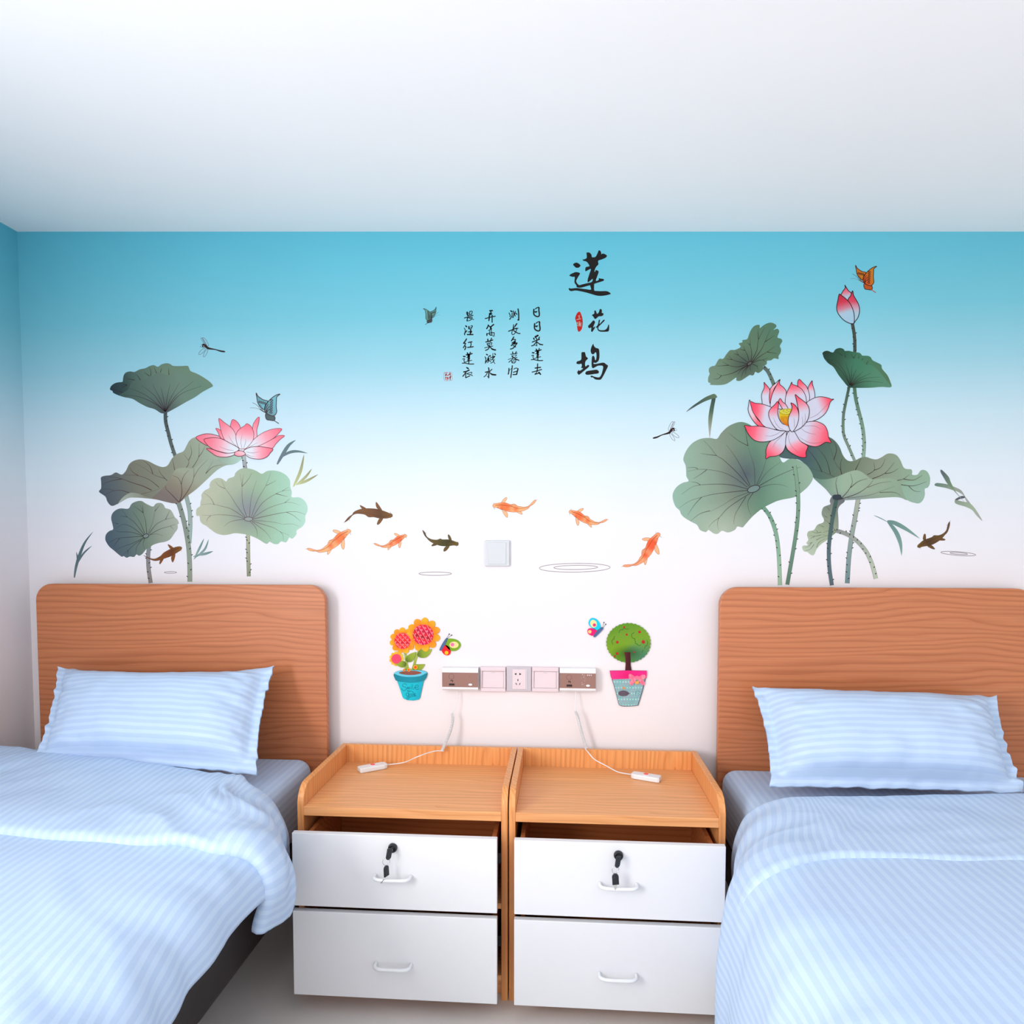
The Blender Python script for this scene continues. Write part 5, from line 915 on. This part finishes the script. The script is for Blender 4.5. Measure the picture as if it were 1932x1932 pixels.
def call_panel(r4, d, label, stain=False):
    e, a, b = device('nurse_call_unit', r4, d, label, 'call panel', 'bedside call panels')
    MB().prism([(-d*.2-.0, 0)] and [(0, -b), (-d*.86, -b), (-d, -b*.86), (-d, b*.62), (-d*.80, b), (0, b)], 'x', -a, a).build('housing', M_PLASTIC, e)
    MB().box(-a, a, -d-.0012, -d+.001, -b*.68, b*.62).build('faceplate', M_BRONZE, e)
    m = MB()
    for i in range(14):
        t_ = 2*math.pi*i/14; m.lathe([(.00085, 0), (.00085, -.0006)], (-a*.48+.0088*math.cos(t_), -d-.0011, b*.26+.0088*math.sin(t_)), 'y', 6)
    o = m.build('speaker_hole', M_BLACK, e); o['kind'] = 'stuff'
    k = Art(lambda p: p); lg = MB()
    for l, w in (([(-.9, .1), (-.6, .85), (0, 1.0), (.75, .7), (.8, 0), (.4, -.35)], .34), ([(.1, .45), (.5, .2)], .5), ([(-.7, .4), (-.3, .55)], .3)):
        S = crom([(x*.0045, z*.0045) for x, z in l], 4)
        lg.tube([(-a*.46+x, -d-.0012, -b*.18+z) for x, z in S], w*.0045*.5, 5)
    lg.box(-a*.46-.0092, -a*.46+.0092, -d-.0016, -d-.0010, -b*.50, -b*.37)
    for i in range(5): lg.box(-a*.46-.009+i*.0039, -a*.46-.0065+i*.0039, -d-.0016, -d-.001, -b*.58, -b*.52)
    lg.build('maker_mark', M_BLACK, e)
    ind = MB(); n = 18; ind.prism([(a*.57+.0068*math.cos(2*math.pi*i/n), -b*.44+.0038*math.sin(2*math.pi*i/n)) for i in range(n)], 'y', -d-.0024, -d-.001, .0006); ind.build('indicator_lamp', M_PLASTIC, e)
    dt = MB().lathe([(.0007, 0), (.0007, -.0006)], (a*.55, -d-.0011, b*.30), 'y', 8); dt.build('microphone_hole', M_BLACK, e)
    if stain:
        sc = MB(); rg = random.Random(5)
        for i in range(26): 
            x, z = a*(.30+rg.uniform(-.10, .10)), b*rg.uniform(-.6, .55); sc.box(x, x+rg.uniform(.0006, .002), -d-.0016, -d-.001, z, z+rg.uniform(.0006, .0018))
        for i in range(3):
            x = a*(.52+i*.1); sc.box(x, x+.003, -d-.0016, -d-.001, b*.42, b*.52)
        o = sc.build('scuff_mark', M_PINKPL, e); o['kind'] = 'stuff'
    return e
call_panel(rect(834.2, 1260.5, 902, 1303.5, .032), .032, 'clean bronze-faced call panel at the left end of the switch row')
call_panel(rect(1056, 1261.5, 1124, 1306, .032), .032, 'scuffed bronze-faced call panel at the right end of the switch row', True)

# ------------------------------------------------------------------ call handsets on their cords
TZ = 0.5405
def handset(label, head, tail, wpx, coil, wire):
    p, q = atz(*head, TZ), atz(*tail, TZ); ax = (q-p); L_ = ax.length; rz = math.atan2(ax.y, ax.x); c = (p+q)/2
    e = empty('call_handset', (c.x, c.y, TZ), rz); tag(e, label, 'call button', 'call handsets on the cabinets')
    h = L_/2; w = wpx; n = 8
    out = [(-h, -w*.8), (-h+.006, -w), (h-.012, -w), (h-.003, -w*.8), (h, -w*.5), (h, w*.5), (h-.003, w*.8), (h-.012, w), (-h+.006, w), (-h, w*.8)]
    MB().prism(out, 'z', 0, .016, .0035, 3).build('body', M_PLASTIC, e)
    MB().lathe([(.0112, .0155), (.0112, .0166), (.0102, .0172)], (0, 0, 0), 'z', 20).build('button_ring', M_PLASTIC, e)
    MB().lathe([(.0078, .0160), (.0078, .0182), (.006, .0190), (.0, .0192)], (0, 0, 0), 'z', 20).build('button', M_RED, e)
    inv = e.matrix_basis.inverted() if False else None
    def loc(v):
        d = Vector(v)-Vector((c.x, c.y, TZ)); return Vector((d.x*math.cos(rz)+d.y*math.sin(rz), -d.x*math.sin(rz)+d.y*math.cos(rz), d.z))
    A = [loc(at(px, py, y)) for px, py, y in coil['lead']]
    m = MB().tube([Vector(v) for v in crom([tuple(v) for v in A], 6)], .0014, 8)
    # spiral
    P = crom([tuple(loc(at(px, py, y))) for px, py, y in coil['path']], 24); tot = sum((Vector(P[i+1])-Vector(P[i])).length for i in range(len(P)-1))
    turns = tot/.0036; hel = []; acc = 0; S = 12; N_ = int(turns*S)
    cum = [0]
    for i in range(len(P)-1): cum.append(cum[-1]+(Vector(P[i+1])-Vector(P[i])).length)
    k = 0
    for i in range(N_+1):
        s = tot*i/N_
        while k < len(cum)-2 and cum[k+1] < s: k += 1
        u = (s-cum[k])/max(1e-9, cum[k+1]-cum[k]); pt = Vector(P[k]).lerp(Vector(P[k+1]), u); t_ = (Vector(P[k+1])-Vector(P[k])).normalized()
        n1 = t_.cross(Vector((0, 1, 0))).normalized(); n2 = t_.cross(n1); a_ = 2*math.pi*i/S
        rad = coil['r']*(1.0 if i > 3*S else .6+.4*i/(3*S)); hel.append(pt+n1*rad*math.cos(a_)+n2*rad*math.sin(a_))
    MB().tube(hel, .0014, 6).build('coil_cord', M_PLASTIC, e)
    m.build('cord', M_PLASTIC, e)
    Wp = [loc(at(px, py, y)) for px, py, y in wire[:-1]]+[Vector((wire[-1], 0, .008))]
    MB().tube([Vector(v) for v in crom([tuple(v) for v in Wp], 8)], .0017, 8).build('cord', M_PLASTIC, e)
    return e
y1 = atz(745, 1446, TZ).y
handset('white call handset lying on the left cabinet tray, red button up', (677, 1457), (729, 1447.5), .0175, {'lead': [(863, 1303, -.018), (862, 1320, -.024), (858, 1336, -.030), (852.5, 1347, -.034)], 'path': [(852.5, 1346, -.034), (854.5, 1356, -.04), (850, 1378, -.05), (841, 1400, -.062), (834, 1416.5, -.072)], 'r': .0042},
 [(837, 1417, -.072), (822, 1417, -.085), (806, 1421, -.105), (786, 1428.5, -.13), (762, 1438.5, y1-.004), .047])
y2 = atz(1180, 1460.5, TZ).y
handset('white call handset lying on the right cabinet tray, button end pointing right', (1246, 1475), (1192, 1466), .0175, {'lead': [(1086, 1304, -.018), (1086.5, 1320, -.026), (1085, 1333, -.032), (1085, 1342, -.036)], 'path': [(1085, 1341, -.036), (1089, 1350, -.04), (1094, 1370, -.042), (1100, 1392, -.043), (1106, 1411, -.043)], 'r': .0042},
 [(1104, 1412.5, -.046), (1111, 1421, -.070), (1122, 1433, -.085), (1142, 1444, -.10), (1166, 1456.5, y2-.004), .049])
# ------------------------------------------------------------------ bedside cabinets
def cabinet(x0, x1, label, dpull, dlow):
    """local origin: floor, back left corner"""
    y0 = -.035; w = x1-x0; e = empty('bedside_cabinet', (x0, y0, 0)); tag(e, label, 'cabinet', 'bedside cabinets')
    D = .408; t = .018; zt = .54; zr = .600; zb = .07
    prof = [(0, 0.0), (0, zr)]
    for i in range(9):
        a = math.pi/2*i/8; prof.append((-D+.055-.055*math.sin(a), zr-.055+.055*math.cos(a)))
    prof += [(-D, 0.0)]
    for xa in (0, w-t): MB().prism(prof, 'x', xa, xa+t, .0012, 1).build('side_panel', M_NSZ, e)
    MB().box(t, w-t, -.016, 0, .03, zr, .001, 1).build('back_panel', M_NSZ, e)
    MB().box(t, w-t, -D+.001, -.016, zt-.026, zt, .001, 1).build('tray_top', M_NSX, e)
    MB().box(t, w-t, -D+.004, -.016, .262, .278, .001, 1).build('shelf', M_NSX, e)
    MB().box(t, w-t, -D+.004, -.016, zb-.016, zb, .001, 1).build('bottom_panel', M_NSX, e)
    MB().box(t, w-t, -D+.03, -D+.046, 0, zb-.016, .001, 1).build('kick_board', M_NSX, e)
    for k, (pull, zlo, zhi, fb) in enumerate(((dpull, .330, .470, (.303, .505)), (dlow, .085, .235, (.055, .290)))):
        g = .014; xa, xb = t+g, w-t-g; ya = -D-pull+.012; yb = ya+.34
        m = MB(); bt = .012
        m.box(xa, xb, ya, yb, zlo, zlo+.006); m.box(xa, xa+bt, ya, yb, zlo, zhi); m.box(xb-bt, xb, ya, yb, zlo, zhi)
        m.box(xa+bt, xb-bt, yb-bt, yb, zlo, zhi)
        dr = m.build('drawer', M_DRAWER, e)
        MB().box(t+.003, w-t-.003, ya-.018, ya, fb[0], fb[1], .0016, 2).build('drawer_front', M_WHITE, dr)
        for sx in (t+.0015, w-t-.0125): MB().box(sx, sx+.011, -D+.02, -.03, (zlo+zhi)/2-.015, (zlo+zhi)/2+.015).build('drawer_runner', M_DARK, e)
        yf = ya-.018; zc_ = fb[0]+(.094 if k == 0 else .100); hx = w*.5-.001; hw = .048
        path = [(hx-hw, yf, zc_), (hx-hw, yf-.012, zc_), (hx-hw+.002, yf-.020, zc_), (hx-hw+.012, yf-.027, zc_), (hx-hw+.03, yf-.029, zc_), (hx+hw-.03, yf-.029, zc_), (hx+hw-.012, yf-.027, zc_), (hx+hw-.002, yf-.020, zc_), (hx+hw, yf-.012, zc_), (hx+hw, yf, zc_)]
        MB().tube(crom(path, 4), .0048, 10).build('handle', M_PLASTIC, dr)
        if k == 0:
            lx, lz = hx, fb[0]+.171
            MB().lathe([(.0125, 0), (.0125, -.004), (.011, -.010), (.0085, -.011), (.0085, -.006), (0, -.006)], (lx, yf, lz), 'y', 24).build('lock', M_DARK, dr)
            lock = (x0+lx, y0+yf, lz)
    return e, lock
CX0, CX1, CX2, CX3 = -.748, -.1475, -.1440, .4475
eL, lockL = cabinet(CX0, CX1, 'left of two wooden bedside cabinets, white drawer pulled out in the bed shadow', .087, .09)
eR, lockR = cabinet(CX2, CX3, 'right of two wooden bedside cabinets, white drawer pulled out beside right bed', .087, .09)
def keys(lock, label, turn, dang):
    x, y, z = lock; e = empty('key_set', (x, y-.012, z)); tag(e, label, 'keys', 'key sets in the drawer locks')
    def head(m, c, rz, ry, s=1.0):
        """black bow of a cabinet key: rounded tab with a slot"""
        n = 10; out = [(-.0085, -.017), (.0085, -.017), (.0085, .004)]+[(.0085*math.cos(math.pi*i/n), .004+.0085*math.sin(math.pi*i/n)) for i in range(1, n)]+[(-.0085, .004)]
        bm = MB(); bm.prism(out, 'y', -.0022, .0022, .0008, 1); bm.prism([(p[0]*.72, p[1]*.72-.004) for p in out], 'y', -.0032, .0032, .0006, 1)
        cr, sr, ct, st = math.cos(rz), math.sin(rz), math.cos(ry), math.sin(ry)
        V = []
        for vx, vy, vz in bm.v:
            vx, vz = vx*ct+vz*st, -vx*st+vz*ct            # tilt in its plane
            vx, vy = vx*cr-vy*sr, vx*sr+vy*cr             # turn about the vertical
            V.append((c[0]+vx*s, c[1]+vy*s, c[2]+vz*s))
        m.add(V, bm.f)
    m = MB(); head(m, (-.004, -.016, -.008), 1.0 if turn else .75, math.pi+.25); m.build('key', M_DARK, e)
    MB().tube([(0, .010, 0), (0, -.004, -.001)], .0028, 8).build('key_blade', M_STEEL, e)
    rc = (-.010, -.020, -.0235); MB().tube([(rc[0]+.0098*math.cos(a)*.9, rc[1]+.0098*math.cos(a)*.35, rc[2]+.0105*math.sin(a)) for a in [2*math.pi*i/28 for i in range(28)]], .0007, 6, True).build('key_ring', M_STEEL, e)
    m = MB(); kc = (-.010, -.021, -.046); head(m, kc, dang, -.06); m.build('key', M_DARK, e)
    b = MB(); bx = kc[0]-(.003 if turn else .0)
    if turn: b.tube([(kc[0], kc[1], kc[2]-.016), (kc[0]-.014, kc[1], kc[2]-.036)], .0011, 6)
    else: b.prism([(kc[0]-.004, kc[2]-.016), (kc[0]+.004, kc[2]-.016), (kc[0]+.0035, kc[2]-.024), (kc[0]+.001, kc[2]-.031), (kc[0]-.001, kc[2]-.031), (kc[0]-.0035, kc[2]-.024)], 'y', kc[1]-.0009, kc[1]+.0009)
    b.build('key_blade', M_STEEL, e); return e
keys(lockL, 'key in the left cabinet lock with a spare seen edge-on', True, 1.05)
keys(lockR, 'key in the right cabinet lock with a spare hanging flat', False, .12)

# ------------------------------------------------------------------ beds
def rounded(x0, x1, z0, z1, r, n=8):
    out = [(x0, z0), (x1, z0)]
    out += [(x1-r+r*math.cos(math.pi/2*i/n), z1-r+r*math.sin(math.pi/2*i/n)) for i in range(n+1)]
    out += [(x0+r-r*math.sin(math.pi/2*i/n), z1-r+r*math.cos(math.pi/2*i/n)) for i in range(n+1)]
    return out
def bed(x0, x1, mx0, mx1, label):
    e = empty('bed', ((x0+x1)/2, -.05, 0)); tag(e, label, 'bed', 'single wooden beds'); c = (x0+x1)/2
    MB().prism(rounded(x0-c, x1-c, .20, 1.145, .058), 'y', -.012, .014, .003, 2).build('headboard', M_HEAD, e)
    for xa in (mx0-c, mx1-c-.022): MB().box(xa, xa+.022, -2.03, -.012, .20, .33, .002, 1).build('side_rail', M_RAIL, e)
    for xa in (mx0-c+.03, mx1-c-.08):
        MB().box(xa, xa+.05, -.05, -.012, 0, .22, .002, 1).build('leg', M_RAIL, e); MB().box(xa, xa+.05, -2.03, -1.98, 0, .22, .002, 1).build('leg', M_RAIL, e)
    for i in range(7): MB().box(mx0-c+.022, mx1-c-.022, -.22-i*.28, -.13-i*.28, .31, .328, .002, 1).build('slat', M_RAIL, e)
    MB().box(mx0-c+.022, mx1-c-.022, -2.03, -2.008, .20, .33, .002, 1).build('foot_rail', M_RAIL, e)
    return e
def uvset(me, fn):
    l = me.uv_layers.new(name='UVMap')
    for p in me.polygons:
        for li in p.loop_indices:
            l.data[li].uv = fn(me.vertices[me.loops[li].vertex_index].co, p.normal)
def mattress(x0, x1, label):
    c = (x0+x1)/2; zt, z0, y0, y1 = .562, .33, -.070, -2.04
    bm = bmesh.new(); bmesh.ops.create_cube(bm, size=1)
    for v in bm.verts: v.co = Vector((v.co.x*(x1-x0), (v.co.y+.5)*(y0-y1)+y1, (v.co.z+.5)*(zt-z0)))
    bmesh.ops.bevel(bm, geom=bm.edges[:], offset=.045, segments=5, affect='EDGES', profile=.5)
    me = bpy.data.meshes.new('mattress'); bm.to_mesh(me); bm.free()
    for p in me.polygons: p.use_smooth = True
    uvset(me, lambda co, n: (co.x+math.copysign(zt-z0-co.z, co.x) if True else 0, co.y))
    o = link('mattress', me, M_FAB, None, (c, 0, z0)); return tag(o, label, 'mattress', 'sheeted mattresses')
bed(-1.823, -.793, -1.80, -.82, 'wooden bed at the left wall, headboard under the single-bloom lotus')
bed(.510, 1.478, .53, 1.47, 'wooden bed at right, headboard under the two-flower lotus')
mattress(-1.815, -.835, 'mattress in striped blue sheet on the left bed')
mattress(.515, 1.475, 'mattress in striped blue sheet on the right bed')

def nz(x, y, z=0.0): return noise.noise(Vector((x, y, z)))
def grid_mesh(name, P, nu, nv, UV):
    V = []; Fc = []; uv = []
    for j in range(nv+1):
        for i in range(nu+1):
            V.append(P(i/nu, j/nv)); uv.append(UV(i/nu, j/nv))
    for j in range(nv):
        for i in range(nu): a = j*(nu+1)+i; Fc.append((a, a+1, a+nu+2, a+nu+1))
    me = pydata(name, [tuple(v) for v in V], Fc, True); l = me.uv_layers.new(name='UVMap')
    for p in me.polygons:
        for li in p.loop_indices: l.data[li].uv = uv[me.loops[li].vertex_index]
    return me
def interp(prof, s):
    """point, outward normal on a polyline with cumulative length"""
    P, cum = prof
    s = max(0, min(cum[-1], s)); k = 0
    while k < len(cum)-2 and cum[k+1] < s: k += 1
    u = (s-cum[k])/(cum[k+1]-cum[k]); a, b = P[k], P[k+1]
    n0 = P[k-1] if k > 0 else a; n1 = P[k+2] if k+2 < len(P) else b
    d = (b[0]-a[0], b[1]-a[1]); l = math.hypot(*d)
    return (a[0]+d[0]*u, a[1]+d[1]*u), (-d[1]/l, d[0]/l)
def mkprof(pts, k=6):
    P = crom(pts, k); cum = [0]
    for i in range(len(P)-1): cum.append(cum[-1]+math.hypot(P[i+1][0]-P[i][0], P[i+1][1]-P[i][1]))
    return P, cum
def quilt(name, prof, yfun, disp, label, vpath, nu=150, nv=110, shift=None, band=False, smax=None):
    pr = mkprof(prof); T = pr[1][-1]
    vp = mkprof(vpath, 4) if band else None
    def P(u, v):
        s = u*T
        if smax: s *= smax(yfun(0, 0, v))
        (x, z), n = interp(pr, s)
        if band:
            (yy, dz), _ = interp(vp, v*vp[1][-1]); y = yfun(x, s/T, yy)
        else: y = yfun(x, s/T, v); dz = 0.0
        dd = dz+disp(x, y, s, v, s/T); x2, z2 = x+n[0]*dd, z+n[1]*dd
        if shift: x2 += shift(x2, y, z2)
        return Vector((x2, y, z2))
    def UV(u, v): return (u*T, (vp[1][-1] if band else 1.7)*v)
    me = grid_mesh(name, P, nu, nv, UV)
    o = link(name, me, M_FAB); sd = o.modifiers.new('thickness', 'SOLIDIFY'); sd.thickness = .010; sd.offset = -1
    return o
sst = lambda a, b, x: (lambda t: t*t*(3-2*t))(max(0, min(1, (x-a)/(b-a))))
# --- left bed: quilt body (profile runs from the wall side over the top and down beside the cabinet)
LP = [(-1.838, .46), (-1.832, .56), (-1.80, .602), (-1.70, .612), (-1.45, .606), (-1.20, .598), (-1.0, .590), (-.88, .585), (-.79, .574), (-.735, .552), (-.705, .518), (-.697, .475), (-.700, .43), (-.71, .36)]
hemL = -.825
def dispL(x, y, s, v, f):
    w = .006*nz(x*3+4, y*3.2)+.004*nz(x*7, y*5, 2)
    e = sst(.70, .93, f)
    w += e*(.012*nz(y*7+1, f*3.0, 5)+.008*nz(y*14, f*6, 9))
    w += .010*max(0, nz((x+y*.9)*9, (x-y)*2.0, 3))*sst(.55, .8, f)        # diagonal pulls from the fold
    return w
shL = lambda x, y, z: -.105*sst(-.70, -.535, y)*sst(-.98, -.74, x)
qL = quilt('quilt', LP, lambda x, f, v: -.50-1.58*v, dispL, '', None, shift=shL, smax=lambda y: .925+.075*sst(-.95, -1.6, y))
def foldL(x, f, yy):
    yf = -.46+.177*max(0, min(1.0, (-.81-x)))-.02*sst(-.85, -.68, x)
    # yy is 0 at the fold edge, 1 at the hem
    return yf+(hemL+.010*nz(x*4, 3)+.03*sst(-.80, -.70, x)-yf)*yy
def dispLb(x, y, s, v, f):
    e = sst(.70, .92, f)
    return .006*nz(x*3, y*6, 7)+.004*nz(x*9, y*9, 1)+e*(.020*nz(y*7+3, f*9, 4)+.012*nz(y*15, f*16, 8)+.014*nz(y*11, f*7, 12))+.010*(.6-abs(nz(y*8+x*4, f*15, 17))*1.6)*sst(.55, .8, f)+.004*(.6-abs(nz(x*9-y*5, y*4, 37))*1.6)
LB = LP[:7]+[(-.87, .588), (-.785, .576), (-.730, .550), (-.703, .508), (-.694, .462), (-.697, .418), (-.708, .385)]
VB = [(.18, -.045), (.04, -.040), (-.005, -.025), (-.012, .0), (.01, .022), (.06, .032), (.25, .034), (.6, .028), (.93, .018), (.988, .014), (1.0, .007), (.985, .001), (.9, .001)]
bL = quilt('turned_down_band', LB, foldL, dispLb, '', VB, 190, 130, band=True, shift=shL)
bL.parent = qL
tag(qL, 'blue striped quilt on the left bed, top turned down, spilling toward the cabinet', 'quilt', 'striped quilts')
# --- right bed (profile runs from the cabinet side up over the top to the right)
RP = [(.372, .16), (.374, .30), (.384, .41), (.398, .485), (.430, .545), (.50, .576), (.60, .583), (.80, .588), (1.1, .590), (1.35, .586), (1.45, .574), (1.505, .535), (1.525, .46), (1.53, .34)]
def dispR(x, y, s, v, f):
    e = 1-sst(.16, .36, f)
    return .005*nz(x*3+9, y*3.2)+.003*nz(x*8, y*6, 2)+e*(.015*nz(y*6.5+2, f*3, 15)+.008*nz(y*13, f*5, 19))
sh = lambda x, y, z: .085*sst(-.78, -.46, y)*(1-sst(.50, .75, x))
qR = quilt('quilt', RP, lambda x, f, v: -.50-1.58*v, dispR, '', None, shift=sh)
def foldR(x, f, yy):
    yf = -.445+.05*sst(.7, 1.3, x)
    return yf+(-.765-.055*(1-sst(.40, .62, x))+.010*nz(x*4, 8)-yf)*yy
def dispRb(x, y, s, v, f):
    e = 1-sst(.12, .34, f)
    return .004*nz(x*3, y*6, 27)+.0035*nz(x*10, y*9, 21)+e*(.008*nz(y*7+3, f*9, 24))-.006*math.exp(-((x-.62-(y+.7)*.9)/.03)**2)*(1-e)+.005*(.6-abs(nz(x*5-y*4, y*9, 33))*1.6)
RB = [(.420, .27), (.408, .36), (.404, .43), (.412, .49), (.440, .547), (.505, .577)]+RP[6:]
VR = [(.15, -.040), (.03, -.036), (-.005, -.025), (-.008, -.006), (.01, .010), (.05, .017), (.25, .017), (.6, .014), (.94, .009), (.990, .0075), (1.0, .004), (.985, .001), (.9, .001)]
bR = quilt('turned_down_band', RB, foldR, dispRb, '', VR, 190, 130, shift=sh, band=True)
bR.parent = qR
tag(qR, 'blue striped quilt on the right bed, hanging down beside the cabinet', 'quilt', 'striped quilts')

# --- pillows
def pillow(c4, th, label, seed, sag, flange=.030):
    """c4: world corners TL TR BR BL of the outer edge; leans on the headboard"""
    TL, TR, BR, BL = [Vector(c) for c in c4]
    e = empty('pillow', (TL+TR+BR+BL)/4); tag(e, label, 'pillow', 'striped pillows'); ctr = (TL+TR+BR+BL)/4
    nrm = (TR-TL).cross(TL-BL).normalized()
    if nrm.y > 0: nrm = -nrm
    wd, ht = (TR-TL).length, (TL-BL).length
    def base(u, v):        # u,v in -1..1
        uu = u*(1-.045*(1-v*v)*abs(u)); vv = v*(1-sag*(1-u*u)*abs(v)*(1 if v > 0 else .25))
        a, b = (uu+1)/2, (vv+1)/2
        return (BL.lerp(BR, a)).lerp(TL.lerp(TR, a), b)
    fu, fb = 1-2*flange/wd, 1-2*flange/ht
    FV = lambda v: .992 if v > 0 else fb
    def thick(u, v):
        a, b = min(1, abs(u)/fu), min(1, abs(v)/FV(v))
        return th*((1-a**3.2)**.6)*((1-b**(3.4 if v < 0 else 2.6))**.58)
    def side(sg):
        def P(i, j):
            u, v = 2*i-1, 2*j-1; p = base(u, v); t_ = thick(u, v); k = (1-max(abs(u), abs(v)))
            ed = max(0, 1-abs(max(abs(u)/fu, abs(v)/FV(v))-1)/.3)
            w = .007*nz(u*2.2+seed, v*2.2, sg)+.004*nz(u*6+seed, v*3, 4)
            w += ed*.006*nz(u*11+seed, v*11, 6)+.005*nz(u*14+seed*2, v*1.2, 8)*max(0, -v)*(1-abs(u))
            w += .011*nz(u*4.0+v*5+seed, u*1.5-v*2, 3)*sst(.40, .85, abs(u))+.006*(.5-abs(nz(u*7+v*4+seed, v*6-u*2, 13))*1.5)*sst(.55, .9, abs(u))
            fl = max(0, abs(u)-fu)/(1-fu)+max(0, abs(v)-FV(v))/(1-FV(v))
            q = p+nrm*(sg*(t_+.0025+w*min(1, t_/.03))+.016*fl*nz(u*8+seed, v*8, 11))
            return q-ctr
        return grid_mesh('pillow_face', P, 72, 52, lambda i, j: (j*ht*1.08, i*wd))
    o1 = link('pillow_front', side(1), M_FAB, e); o2 = link('pillow_back', side(-1), M_FAB, e)
    return e
def P3(px, py, y): return at(px, py, y)
pillow([at(109, 1258, -.135), at(518, 1256, -.135), at(484, 1462, -.385), at(62, 1440, -.385)], .095, 'pillow propped against the left headboard, drooping top edge', 3.0, .26)
pillow([at(1419, 1295, -.140), at(1880, 1312, -.140), at(1936, 1497, -.360), at(1454, 1484, -.360)], .10, 'pillow propped against the right headboard, crumpled left side', 11.0, .10)
